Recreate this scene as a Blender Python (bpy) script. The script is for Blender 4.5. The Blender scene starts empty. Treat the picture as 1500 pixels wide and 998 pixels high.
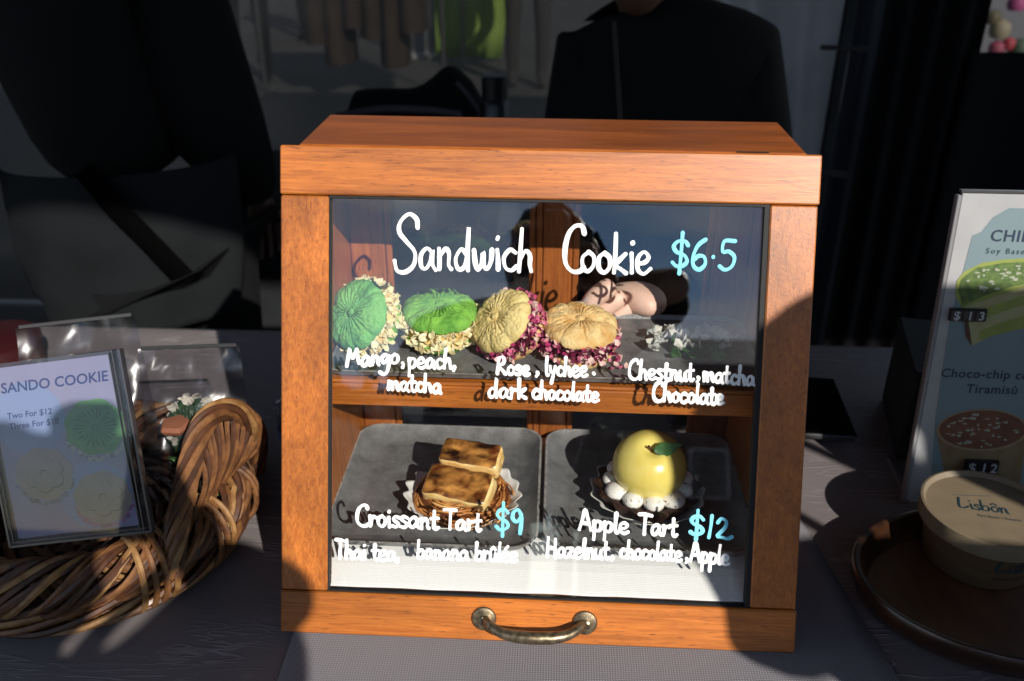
import bpy, math, random
from mathutils import Vector, Matrix, noise
from mathutils.geometry import tessellate_polygon
random.seed(7)
R = math.radians
S = bpy.context.scene
COL = S.collection
# ------------------------------------------------------------------ camera
# metres; z = 0 is the table top, the ground is at z = -0.75
CAMP = Vector((.0062, -.5619, .5757)); YAW, PIT, ROL = -.0479, .4683, .0061
fw = Vector((math.sin(YAW)*math.cos(PIT), math.cos(YAW)*math.cos(PIT), -math.sin(PIT)))
rt = fw.cross(Vector((0, 0, 1))).normalized(); up = rt.cross(fw)
rt2 = rt*math.cos(ROL)+up*math.sin(ROL); up2 = -rt*math.sin(ROL)+up*math.cos(ROL)
cd = bpy.data.cameras.new('camera'); cam = bpy.data.objects.new('camera', cd); COL.objects.link(cam)
M4 = Matrix((rt2, up2, -fw)).transposed().to_4x4(); M4.translation = CAMP
cam.matrix_world = M4
cd.sensor_width = 36; cd.lens = 1301/1500*36; cd.clip_start = .01; cd.clip_end = 2000
cd.dof.use_dof = True; cd.dof.focus_distance = .72; cd.dof.aperture_fstop = 6.7
S.camera = cam
# ------------------------------------------------------------------ light
SUNV = Vector((-.584, 1, -.732)).normalized()          # direction the light travels
w = bpy.data.worlds.new('World'); S.world = w; w.use_nodes = True
nt = w.node_tree; nt.nodes.clear()
sky = nt.nodes.new('ShaderNodeTexSky'); sky.sky_type = 'NISHITA'; sky.sun_disc = False
sky.dust_density = 0; sky.ozone_density = 3.5; sky.air_density = 1.2; sky.sun_elevation = math.asin(-SUNV.z); sky.sun_rotation = math.atan2(-SUNV.x, -SUNV.y)
tc = nt.nodes.new('ShaderNodeTexCoord'); mp = nt.nodes.new('ShaderNodeMapping'); mp.inputs['Scale'].default_value = (3, 3, 9)
nz = nt.nodes.new('ShaderNodeTexNoise'); nz.inputs['Scale'].default_value = 1.3; nz.inputs['Detail'].default_value = 7
cr = nt.nodes.new('ShaderNodeValToRGB'); cr.color_ramp.elements[0].position = .44; cr.color_ramp.elements[1].position = .74
mx = nt.nodes.new('ShaderNodeMixRGB'); mx.inputs[2].default_value = (8, 8, 8.6, 1)
bg = nt.nodes.new('ShaderNodeBackground'); bg.inputs[1].default_value = .125
ow = nt.nodes.new('ShaderNodeOutputWorld')
nt.links.new(tc.outputs['Generated'], mp.inputs[0]); nt.links.new(mp.outputs[0], nz.inputs[0]); nt.links.new(nz.outputs[0], cr.inputs[0])
nt.links.new(cr.outputs[0], mx.inputs[0]); nt.links.new(sky.outputs[0], mx.inputs[1]); nt.links.new(mx.outputs[0], bg.inputs[0]); nt.links.new(bg.outputs[0], ow.inputs[0])
sl = bpy.data.lights.new('sun', 'SUN'); sl.energy = 5;  sl.angle = R(.53); sl.color = (1, .95, .87)
so = bpy.data.objects.new('sun', sl); COL.objects.link(so); so.rotation_euler = SUNV.to_track_quat('-Z', 'Y').to_euler(); so.location = (3, -5, 4)
S.view_settings.view_transform = 'Standard'; S.view_settings.look = 'None'; S.view_settings.exposure = .3; S.view_settings.gamma = 1
S.cycles.max_bounces = 8; S.cycles.transparent_max_bounces = 16; S.cycles.caustics_reflective = False; S.cycles.caustics_refractive = False

# ------------------------------------------------------------------ materials
def L(r, g, b):                                        # sRGB 0-255 to linear
    f = lambda v: (v/255/12.92 if v < 10 else ((v/255+.055)/1.055)**2.4)
    return (f(r), f(g), f(b))
MATS = {}
def mat(name, c, rough=.6, c2=None, scale=(40, 40, 40), ramp=(.35, .65), detail=5, bump=0, bscale=None, bdist=.001,
        metal=0, coat=0, spec=.5, sss=0, dist=0, spots=None, big=None, cr=.18):
    if name in MATS: return MATS[name]
    m = bpy.data.materials.new(name); m.use_nodes = True; MATS[name] = m
    n = m.node_tree; b = n.nodes['Principled BSDF']; k = n.links.new
    b.inputs['Base Color'].default_value = (*c, 1); b.inputs['Roughness'].default_value = rough
    b.inputs['Metallic'].default_value = metal; b.inputs['Coat Weight'].default_value = coat; b.inputs['Coat Roughness'].default_value = cr
    b.inputs['Specular IOR Level'].default_value = spec
    if sss: b.inputs['Subsurface Weight'].default_value = sss; b.inputs['Subsurface Radius'].default_value = (.01, .005, .003); b.inputs['Subsurface Scale'].default_value = 1
    t = n.nodes.new('ShaderNodeTexCoord')
    def tex(sc, det, ds=0):
        mpp = n.nodes.new('ShaderNodeMapping'); mpp.inputs['Scale'].default_value = sc
        no = n.nodes.new('ShaderNodeTexNoise'); no.inputs['Scale'].default_value = 1; no.inputs['Detail'].default_value = det; no.inputs['Distortion'].default_value = ds
        k(t.outputs['Object'], mpp.inputs[0]); k(mpp.outputs[0], no.inputs[0]); return no.outputs[0]
    col = None
    if c2:
        r = n.nodes.new('ShaderNodeValToRGB'); r.color_ramp.elements[0].position = ramp[0]; r.color_ramp.elements[1].position = ramp[1]
        r.color_ramp.elements[0].color = (*c2, 1); r.color_ramp.elements[1].color = (*c, 1)
        k(tex(scale, detail, dist), r.inputs[0]); col = r.outputs[0]
    if spots:                                          # (colour, scale, low, high): second layer over the first
        sc, ss, lo, hi = spots
        r = n.nodes.new('ShaderNodeValToRGB'); r.color_ramp.elements[0].position = lo; r.color_ramp.elements[1].position = hi
        k(tex(ss, 4), r.inputs[0]); x = n.nodes.new('ShaderNodeMixRGB'); x.inputs[1].default_value = (*c, 1)
        if col: k(col, x.inputs[1])
        x.inputs[2].default_value = (*sc, 1); k(r.outputs[0], x.inputs[0]); col = x.outputs[0]
    if big:                                            # (scale, low value): broad tonal drift along the board
        r = n.nodes.new('ShaderNodeMapRange'); r.inputs[1].default_value = .3; r.inputs[2].default_value = .7; r.inputs[3].default_value = big[1]; r.inputs[4].default_value = 1.08
        k(tex(big[0], 3, .8), r.inputs[0]); x = n.nodes.new('ShaderNodeMixRGB'); x.blend_type = 'MULTIPLY'; x.inputs[0].default_value = 1; k(col, x.inputs[1]); k(r.outputs[0], x.inputs[2]); col = x.outputs[0]
    if col: k(col, b.inputs['Base Color'])
    if bump:
        bb = n.nodes.new('ShaderNodeBump'); bb.inputs['Strength'].default_value = bump; bb.inputs['Distance'].default_value = bdist
        k(tex(bscale or scale, 4), bb.inputs['Height']); k(bb.outputs[0], b.inputs['Normal'])
    return m
def wood(name, axis, c=(.52, .160, .024), c2=(.31, .080, .010)):
    sc = [300, 300, 300]; sc[axis] = 14; ps = [1000, 1000, 1000]; ps[axis] = 95
    return mat(name, c, .40, c2, tuple(sc), (.28, .66), 8, .3, tuple(ps), .0004, coat=.40, cr=.40, spec=.4, dist=1.2, spots=((.12, .032, .008), tuple(ps), .60, .74), big=(tuple(30 if q > 100 else 4 for q in sc), .62))
WX, WY, WZ = wood('varnished wood grain along x', 0), wood('varnished wood grain along y', 1), wood('varnished wood grain along z', 2)
TOPW = wood('varnished wood of the top', 0, (.34, .090, .014), (.22, .05, .008))
WB = wood('brown interior wood', 2, (.42, .13, .03), (.26, .07, .014))
def sheet(name, tint, ior=1.5, rough=0, milky=None):
    m = bpy.data.materials.new(name); m.use_nodes = True; n = m.node_tree; n.nodes.clear(); k = n.links.new
    g = n.nodes.new('ShaderNodeNewGeometry'); mr = n.nodes.new('ShaderNodeMapRange'); mr.inputs[3].default_value = ior; mr.inputs[4].default_value = 1/ior
    k(g.outputs['Backfacing'], mr.inputs[0]); fr = n.nodes.new('ShaderNodeFresnel'); k(mr.outputs[0], fr.inputs[0])
    tr = n.nodes.new('ShaderNodeBsdfTransparent'); tr.inputs[0].default_value = (*tint, 1)
    gl = n.nodes.new('ShaderNodeBsdfGlossy'); gl.inputs['Roughness'].default_value = rough
    if milky:
        tl_ = n.nodes.new('ShaderNodeBsdfTranslucent'); tl_.inputs[0].default_value = (*milky, 1); x0 = n.nodes.new('ShaderNodeMixShader'); x0.inputs[0].default_value = .45; k(tr.outputs[0], x0.inputs[1]); k(tl_.outputs[0], x0.inputs[2]); tr = x0
    x = n.nodes.new('ShaderNodeMixShader'); k(fr.outputs[0], x.inputs[0]); k(tr.outputs[0], x.inputs[1]); k(gl.outputs[0], x.inputs[2])
    o = n.nodes.new('ShaderNodeOutputMaterial'); k(x.outputs[0], o.inputs[0]); return m
GLASS = sheet('window glass', (.99, .995, .99), 1.75)
ACRYL = sheet('clear acrylic', (.9, .9, .92), 1.5)
BAGP = sheet('clear cellophane', (.8, .8, .82), 1.5, .25)
VINYL = sheet('smoky clear vinyl', (.66, .65, .63), 1.45, .15, (.06, .058, .055))
def weave(name, c, c2, pitch=.0022, bump=.6, rough=.85):
    m = bpy.data.materials.new(name); m.use_nodes = True; n = m.node_tree; b = n.nodes['Principled BSDF']; k = n.links.new
    t = n.nodes.new('ShaderNodeTexCoord'); outs = []
    for dirn in ('X', 'Y'):
        wv = n.nodes.new('ShaderNodeTexWave'); wv.bands_direction = dirn; wv.inputs['Scale'].default_value = .314/pitch; wv.inputs['Distortion'].default_value = .25; wv.inputs['Detail'].default_value = 2; wv.inputs['Detail Scale'].default_value = 20
        k(t.outputs['Object'], wv.inputs[0]); outs.append(wv.outputs['Fac'])
    mu = n.nodes.new('ShaderNodeMath'); mu.operation = 'MULTIPLY'; k(outs[0], mu.inputs[0]); k(outs[1], mu.inputs[1])
    x = n.nodes.new('ShaderNodeMixRGB'); x.inputs[1].default_value = (*c2, 1); x.inputs[2].default_value = (*c, 1); k(mu.outputs[0], x.inputs[0]); k(x.outputs[0], b.inputs['Base Color'])
    bb = n.nodes.new('ShaderNodeBump'); bb.inputs['Strength'].default_value = bump; bb.inputs['Distance'].default_value = .0006; k(mu.outputs[0], bb.inputs['Height']); k(bb.outputs[0], b.inputs['Normal'])
    b.inputs['Roughness'].default_value = rough; return m
MATC = weave('grey woven mat cloth', (.26, .25, .265), (.14, .133, .145))
LINC = weave('white woven liner cloth', (.93, .92, .90), (.82, .81, .80), .0016, .35)
def clothmat():
    m = bpy.data.materials.new('mauve grey embossed tablecloth'); m.use_nodes = True; n = m.node_tree; b = n.nodes['Principled BSDF']; k = n.links.new
    t = n.nodes.new('ShaderNodeTexCoord'); mp_ = n.nodes.new('ShaderNodeMapping'); mp_.inputs['Rotation'].default_value = (0, 0, R(-17)); mp_.inputs['Scale'].default_value = (4, 30, 1)
    k(t.outputs['Object'], mp_.inputs[0])
    no = n.nodes.new('ShaderNodeTexNoise'); no.inputs['Scale'].default_value = 1; no.inputs['Detail'].default_value = 3; no.inputs['Distortion'].default_value = 1.2; k(mp_.outputs[0], no.inputs[0])
    mm = n.nodes.new('ShaderNodeMath'); mm.operation = 'MULTIPLY'; mm.inputs[1].default_value = 46; k(no.outputs[0], mm.inputs[0])
    sn = n.nodes.new('ShaderNodeMath'); sn.operation = 'SINE'; k(mm.outputs[0], sn.inputs[0])
    r = n.nodes.new('ShaderNodeValToRGB'); r.color_ramp.elements[0].position = .55; r.color_ramp.elements[1].position = 1; k(sn.outputs[0], r.inputs[0])
    n2 = n.nodes.new('ShaderNodeTexNoise'); n2.inputs['Scale'].default_value = 9; k(t.outputs['Object'], n2.inputs[0])
    r2 = n.nodes.new('ShaderNodeValToRGB'); r2.color_ramp.elements[0].position = .45; r2.color_ramp.elements[1].position = .62; k(n2.outputs[0], r2.inputs[0])
    mu = n.nodes.new('ShaderNodeMath'); mu.operation = 'MULTIPLY'; k(r.outputs[0], mu.inputs[0]); k(r2.outputs[0], mu.inputs[1])
    x = n.nodes.new('ShaderNodeMixRGB'); x.inputs[1].default_value = (.150, .130, .130, 1); x.inputs[2].default_value = (.225, .20, .20, 1); k(mu.outputs[0], x.inputs[0]); k(x.outputs[0], b.inputs['Base Color'])  # lighter line colour paints a sheen onto the embossed ridges
    bb = n.nodes.new('ShaderNodeBump'); bb.inputs['Strength'].default_value = .5; bb.inputs['Distance'].default_value = .0015; k(mu.outputs[0], bb.inputs['Height']); k(bb.outputs[0], b.inputs['Normal'])
    b.inputs['Roughness'].default_value = .6; return m
CLOTH = clothmat()

# ------------------------------------------------------------------ mesh helpers
class MB:
    def __init__(s): s.v = []; s.f = []; s.m = []
    def add(s, vs, fs, mi=0):
        o = len(s.v); s.v += [Vector(p) for p in vs]; s.f += [tuple(o+i for i in f) for f in fs]; s.m += [mi]*len(fs); return s
    def box(s, c, d, bv=0, M=None, mi=0):
        hx, hy, hz = d[0]/2, d[1]/2, d[2]/2; c = Vector(c)
        if bv <= 0:
            vs = [Vector((x, y, z)) for x in (-hx, hx) for y in (-hy, hy) for z in (-hz, hz)]
            fs = [(0, 1, 3, 2), (4, 6, 7, 5), (0, 4, 5, 1), (2, 3, 7, 6), (0, 2, 6, 4), (1, 5, 7, 3)]
        else:
            b = min(bv, hx*.9, hy*.9, hz*.9); vs = []; ix = {}
            for sx in (-1, 1):
                for sy in (-1, 1):
                    for sz in (-1, 1):
                        for a in range(3):
                            p = [sx*(hx-b), sy*(hy-b), sz*(hz-b)]; p[a] = (sx*hx, sy*hy, sz*hz)[a]
                            ix[(sx, sy, sz, a)] = len(vs); vs.append(Vector(p))
            fs = []
            def q(l): fs.append(tuple(l))
            for g in (-1, 1):
                for a in range(3):
                    b1, b2 = [(1, 2), (2, 0), (0, 1)][a]; l = []
                    for s1, s2 in ((-1, -1), (1, -1), (1, 1), (-1, 1)):
                        k_ = [0, 0, 0]; k_[a] = g; k_[b1] = s1; k_[b2] = s2; l.append(ix[(*k_, a)])
                    q(l if g > 0 else l[::-1])
            for a in range(3):
                b1, b2 = [(1, 2), (2, 0), (0, 1)][a]
                for s1 in (-1, 1):
                    for s2 in (-1, 1):
                        l = []
                        for t_, ax in ((-1, b1), (-1, b2), (1, b2), (1, b1)):
                            k_ = [0, 0, 0]; k_[a] = t_; k_[b1] = s1; k_[b2] = s2; l.append(ix[(*k_, ax)])
                        q(l if s1*s2 > 0 else l[::-1])
            for sx in (-1, 1):
                for sy in (-1, 1):
                    for sz in (-1, 1):
                        l = [ix[(sx, sy, sz, a)] for a in range(3)]; q(l if sx*sy*sz > 0 else l[::-1])
        if M is not None: vs = [M @ (v) for v in vs]
        return s.add([v+c for v in vs], fs, mi)
    def grid(s, rows, closed=False, mi=0, flip=False):
        n = len(rows[0]); vs = [p for r in rows for p in r]; fs = []
        for i in range(len(rows)-1):
            for j in range(n if closed else n-1):
                k_ = (j+1) % n; f = (i*n+j, i*n+k_, (i+1)*n+k_, (i+1)*n+j); fs.append(f[::-1] if flip else f)
        return s.add(vs, fs, mi)
    def lathe(s, prof, c=(0, 0, 0), n=32, mi=0, M=None, rf=None):
        c = Vector(c); rows = []
        for (r, z) in prof:
            row = []
            for j in range(n):
                a = 2*math.pi*j/n; rr = r*(rf(a, z) if rf else 1)
                p = Vector((rr*math.cos(a), rr*math.sin(a), z)); row.append((M @ p if M is not None else p)+c)
            rows.append(row)
        return s.grid(rows, True, mi)
    def tube(s, pts, r, n=8, mi=0, caps=True, closed=False, flat=None):
        pts = [Vector(p) for p in pts]; N = len(pts); rows = []; pn = None
        rr = r if hasattr(r, '__len__') else [r]*N
        for i in range(N):
            if closed: t = (pts[(i+1) % N]-pts[i-1])
            else: t = pts[min(i+1, N-1)]-pts[max(i-1, 0)]
            if t.length < 1e-9: t = Vector((0, 0, 1))
            t.normalize()
            if flat is not None: a = Vector(flat).normalized(); b = t.cross(a).normalized()
            else:
                if pn is None: pn = t.orthogonal().normalized()
                a = (pn-t*pn.dot(t)); a = a.normalized() if a.length > 1e-6 else t.orthogonal().normalized(); pn = a; b = t.cross(a)
            k_ = .14 if flat is not None else 1
            rows.append([pts[i]+(a*math.cos(2*math.pi*j/n)*k_+b*math.sin(2*math.pi*j/n))*rr[i] for j in range(n)])
        if closed: rows.append(rows[0])
        o = len(s.v); s.grid(rows, True, mi)
        if caps and not closed: s.f += [tuple(o+j for j in range(n))[::-1], tuple(o+(N-1)*n+j for j in range(n))]; s.m += [mi, mi]
        return s
    def prism(s, poly, d, M=None, mi=0):
        n = len(poly); vs = [Vector((*p, 0)) for p in poly]+[Vector((*p, d)) for p in poly]
        fs = [tuple(t) for t in tessellate_polygon([vs[:n]])]; fs = [f[::-1] for f in fs]+[tuple(i+n for i in f) for f in fs]
        fs += [(i, (i+1) % n, (i+1) % n+n, i+n) for i in range(n)]
        if M is not None: vs = [M @ v for v in vs]
        return s.add(vs, fs, mi)
ORG = {}
def tagp(o, label=None, cat=None, group=None, kind=None):
    for k_, v in (('label', label), ('category', cat), ('group', group), ('kind', kind)):
        if v: o[k_] = v
    return o
def empty(name, loc, label, cat, group=None):
    o = bpy.data.objects.new(name, None); COL.objects.link(o); o.location = loc; o.empty_display_size = .05; ORG[o.name] = Vector(loc)
    return tagp(o, label, cat, group)
def obj(name, mb, mats, parent=None, smooth=False, world=True, label=None, cat=None, group=None, kind=None, fix=True, loc=None):
    """one mesh object; its vertices are given in world coordinates (world=True) or in the parent's"""
    if not isinstance(mats, (list, tuple)): mats = [mats]
    o0 = ORG.get(parent.name, Vector((0, 0, 0))) if parent is not None and world else Vector((0, 0, 0))
    if loc is not None: o0 = Vector(loc)
    me = bpy.data.meshes.new(name); me.from_pydata([v-o0 for v in mb.v], [], mb.f)
    for m in mats: me.materials.append(m)
    me.polygons.foreach_set('material_index', mb.m)
    if smooth: me.polygons.foreach_set('use_smooth', [True]*len(me.polygons))
    me.update(); me.validate()
    if fix:
        import bmesh
        bm = bmesh.new(); bm.from_mesh(me); bmesh.ops.recalc_face_normals(bm, faces=bm.faces)
        if smooth:
            for e in bm.edges:
                if len(e.link_faces) == 2 and e.calc_face_angle(0) > R(40): e.smooth = False
        bm.to_mesh(me); bm.free()
    o = bpy.data.objects.new(name, me); COL.objects.link(o)
    if parent is not None: o.parent = parent; ORG[o.name] = ORG.get(parent.name, Vector((0, 0, 0))) if world else Vector((0, 0, 0))
    elif loc is not None: o.location = loc; ORG[o.name] = Vector(loc)
    return tagp(o, label, cat, group, kind)
def cr_spline(p, k_=5):
    p = [Vector(q) for q in p]
    if len(p) < 3: return p
    out = []; e = [p[0]*2-p[1]]+p+[p[-1]*2-p[-2]]
    for i in range(1, len(e)-2):
        a, b, c, d = e[i-1:i+3]
        for j in range(k_):
            t = j/k_; out.append(.5*((2*b)+(c-a)*t+(2*a-5*b+4*c-d)*t*t+(3*b-a-3*c+d)*t**3))
    return out+[p[-1]]
def copy_tree(o, parent=None):
    c = o.copy(); COL.objects.link(c)
    if parent is not None: c.parent = parent
    for ch in list(o.children): copy_tree(ch, c)
    return c
_fc = {}
def text_mb(txt, size, place, bold=0, spacing=1, d=.0002):
    """sans lettering as flat mesh; place(u, v, w) maps text coordinates to the world"""
    cu = bpy.data.curves.new('lettering', 'FONT'); cu.body = txt; cu.size = size; cu.space_character = spacing; cu.offset = bold; cu.resolution_u = 3
    o = bpy.data.objects.new('lettering', cu); COL.objects.link(o)
    me = o.to_mesh(); mb = MB(); vs = [v.co.copy() for v in me.vertices]
    mb.add([place(v.x, v.y, d) for v in vs], [tuple(p.vertices) for p in me.polygons])
    wd = max([v.x for v in vs] or [0]); o.to_mesh_clear(); bpy.data.objects.remove(o); bpy.data.curves.remove(cu)
    return mb, wd
def skin(name, nodes, edges, m, parent, lvl=2, root=0, smooth=True, label=None, world=True):
    me = bpy.data.meshes.new(name); o0 = ORG.get(parent.name, Vector((0, 0, 0))) if world else Vector()
    keys = list(nodes); ix = {k_: i for i, k_ in enumerate(keys)}
    me.from_pydata([Vector(nodes[k_][0])-o0 for k_ in keys], [(ix[a], ix[b]) for a, b in edges], [])
    o = bpy.data.objects.new(name, me); COL.objects.link(o)
    o.modifiers.new('skin', 'SKIN'); sm = o.modifiers.new('sub', 'SUBSURF'); sm.levels = lvl; sm.render_levels = lvl
    sk = me.skin_vertices[0].data if me.skin_vertices else None
    for i, k_ in enumerate(keys):
        r = nodes[k_][1]; sk[i].radius = (r, r) if not hasattr(r, '__len__') else r; sk[i].use_root = (i == root)
    dg = bpy.context.evaluated_depsgraph_get(); ev = o.evaluated_get(dg); nm = bpy.data.meshes.new_from_object(ev)
    o.modifiers.clear(); o.data = nm; nm.materials.clear(); nm.materials.append(m)
    nm.polygons.foreach_set('use_smooth', [smooth]*len(nm.polygons)); nm.name = name
    o.parent = parent; ORG[o.name] = o0
    if label: o['label'] = label
    return o

# ------------------------------------------------------------------ setting
g = MB(); g.grid([[Vector((x, y, -.75)) for x in (-400, 400)] for y in (-400, 400)])
obj('ground', g, mat('grey plaza paving', (.12, .115, .11), .85, (.09, .087, .084), (1.5, 1.5, 1.5), bump=.3, bscale=(60, 60, 60)), kind='structure', label='grey paving of the market square', fix=False)

# ------------------------------------------------------------------ the display cabinet
TL_ = .3725; DW, DH = .44, .4154
ct, st = math.cos(TL_), math.sin(TL_)
def D(u, v, w_=0): return Vector((u-DW/2, v*st-w_*ct, v*ct+w_*st+.002))
MD = Matrix((Vector((1, 0, 0)), Vector((0, st, ct)), Vector((0, -ct, st)))).transposed()   # door axes
cab = empty('display_cabinet', (0, .13, 0), 'varnished orange wood display cabinet with slanted glass door and white handwriting on it', 'display cabinet')
GL, GR, GB, GT = .0405, .0388, .0376, .0403
def rail(name, u0, u1, v0, v1, m, w0=-.018, w1=0, bv=.0012, parent=cab):
    return obj(name, MB().box(D((u0+u1)/2, (v0+v1)/2, (w0+w1)/2), (u1-u0, v1-v0, w1-w0), bv, MD), m, parent)
rail('door_rail', 0, DW, 0, GB-.0004, WX); rail('door_rail', 0, DW, DH-GT+.0004, DH, WX)
rail('door_stile', .0005, GL, GB+.0004, DH-GT-.0004, WZ, w1=-.0006); rail('door_stile', DW-GR, DW-.001, GB+.0004, DH-GT-.0004, WZ, w1=-.0006)
BLK = mat('black rubber', (.004, .004, .004), .7)
gk = MB()
for (u0, u1, v0, v1) in ((DW-GR-.0042, DW-GR, GB, DH-GT), (GL, GL+.0012, GB, DH-GT), (GL+.0012, DW-GR-.0042, DH-GT-.0018, DH-GT), (GL+.0012, DW-GR-.0042, GB, GB+.0005)):
    gk.box(D((u0+u1)/2, (v0+v1)/2, -.0065), (u1-u0, v1-v0, .008), 0, MD)
obj('gasket', gk, BLK, cab)
pane = obj('glass_pane', MB().box(D((GL+DW-GR)/2, (GB+DH-GT)/2, -.007), (DW-GL-GR-.001, DH-GB-GT-.001, .003), 0, MD), GLASS, cab)
# body
bx = .205; BY = .266; ZT = DH*ct
def yfront(z): return z*st/ct+.0195/ct
for s in (-1, 1):
    x0 = s*(bx-.012) if s > 0 else -.2055; 
    xa, xb = (bx-.0, bx-.013) if s > 0 else (-.2065, -.1935)
    if s > 0: xa, xb = .2095, .1965
    poly = [(yfront(0), 0.001), (BY, 0.001), (BY, ZT-.0125), (yfront(ZT-.0125), ZT-.0125)]
    M_ = Matrix(((0, 0, 1), (1, 0, 0), (0, 1, 0))).to_4x4(); M_.translation = (min(xa, xb), 0, 0)
    obj('side_panel', MB().prism(poly, .013, M_), WZ, cab)
obj('top_panel', MB().box((.0018, (DH*st-.0005+.2665)/2+.004, ZT-.0055), (.416, .2665-DH*st+.0005-.006, .013), .0012), TOPW, cab)
obj('floor_panel', MB().box((.0015, (.03+BY-.014)/2, .019), (.389, BY-.014-.03, .034), .001), WY, cab)
# rear doors
# left door is glazed; the right opening is clear, the vendor's hand reaches through it
def rear2():
    y = .2585; z0, z1 = .003, ZT-.0135
    for (x0, x1, sl_, sr) in ((-.1930, -.0035, .034, .006), (-.0030, .1960, .0285, .034)):
        mb = MB().box((x0+sl_/2, y, (z0+z1)/2), (sl_, .014, z1-z0), .0012).box((x1-sr/2, y, (z0+z1)/2), (sr, .014, z1-z0), .0012)
        mb.box(((x0+sl_+x1-sr)/2, y+.0005, z0+.022), (x1-x0-sl_-sr-.0004, .012, .044), .001).box(((x0+sl_+x1-sr)/2, y+.0005, z1-.012), (x1-x0-sl_-sr-.0004, .012, .024), .001)
        mb.box((x0+sl_+.0036, y-.003, (z0+z1)/2), (.0066, .006, z1-z0-.07), .0015).box((x1-sr-.0036, y-.003, (z0+z1)/2), (.0066, .006, z1-z0-.07), .0015)
        d = obj('rear_door', mb, WB, cab)
        if x0 < -.1: obj('pane', MB().box(((x0+sl_+x1-sr)/2, y+.0015, (z0+z1)/2+.01), (x1-x0-sl_-sr, .002, z1-z0-.07), 0), GLASS, d)
rear2()
sh = obj('shelf', MB().box((.0015, (.119+.25)/2, .184), (.389, .25-.119, .008), .0005), WX, cab)
obj('shelf_rail', MB().box((.0015, .1125, .1795), (.389, .0125, .0215), .001), WX, sh)
obj('shelf_bead', MB().box((.0015, .1125, .19205), (.389, .0105, .0035), .0012), WX, sh)
# hinges on the top edge
BR = mat('aged brass', (.30, .235, .15), .38, (.12, .095, .06), (220, 220, 220), metal=.9, bump=.2)
for x in (.165,):
    obj('hinge', MB().tube([(x-.013, DH*st+.003, ZT+.0022), (x+.013, DH*st+.003, ZT+.0022)], .0007, 6), mat('dark hinge metal', (.05, .045, .04), .4, metal=.8), cab)
# handle: bowed bar between two round plates
def dpx(u, v, w_): return D(u, v, w_)
hl, hr, hv = .1785, .2605, .0200
pts = [(hl, hv, .004), (hl+.004, hv-.001, .012), (hl+.012, hv-.004, .0175), (hl+.022, hv-.0055, .0205), (hl+.034, hv-.006, .0218), ((hl+hr)/2, hv-.0062, .0220),
       (hr-.034, hv-.006, .0218), (hr-.022, hv-.0055, .0205), (hr-.012, hv-.004, .0175), (hr-.004, hv-.001, .012), (hr, hv, .004)]
sp = cr_spline([D(*p) for p in pts], 5); rr = [(.0052 if abs(i/(len(sp)-1)-.5) < .25 else .0043)*(1+.0*i) for i in range(len(sp))]
rr = [.0040+.0014*math.exp(-((i/(len(sp)-1)-.5)/.26)**4) for i in range(len(sp))]
hd = obj('door_handle', MB().tube(sp, rr, 14), BR, cab, smooth=True)
for u in (hl-.002, hr+.002):
    pl_ = obj('handle_plate', MB().lathe([(0, 0), (.0102, 0), (.0106, .0012), (.0098, .0026), (.007, .0034), (0, .0036)], D(u, hv, .0002), 28, M=MD), BR, hd, smooth=True)
    k_ = MB().lathe([(0, .0036), (.0038, .0036), (.0036, .0052), (.0018, .006), (.0017, .0052), (0, .005)], D(u+(-.0012 if u < .2 else .0012), hv-.0005, .0004), 16, M=MD)
    k_.box(D(u+(-.0012 if u < .2 else .0012), hv-.0005, .0064), (.0042, .0009, .0006), 0, MD, 1).box(D(u+(-.0012 if u < .2 else .0012), hv-.0005, .0065), (.0009, .0042, .0006), 0, MD, 1)
    obj('screw', k_, [BR, mat('screw slot', (.01, .01, .01), .6)], hd)

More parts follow.
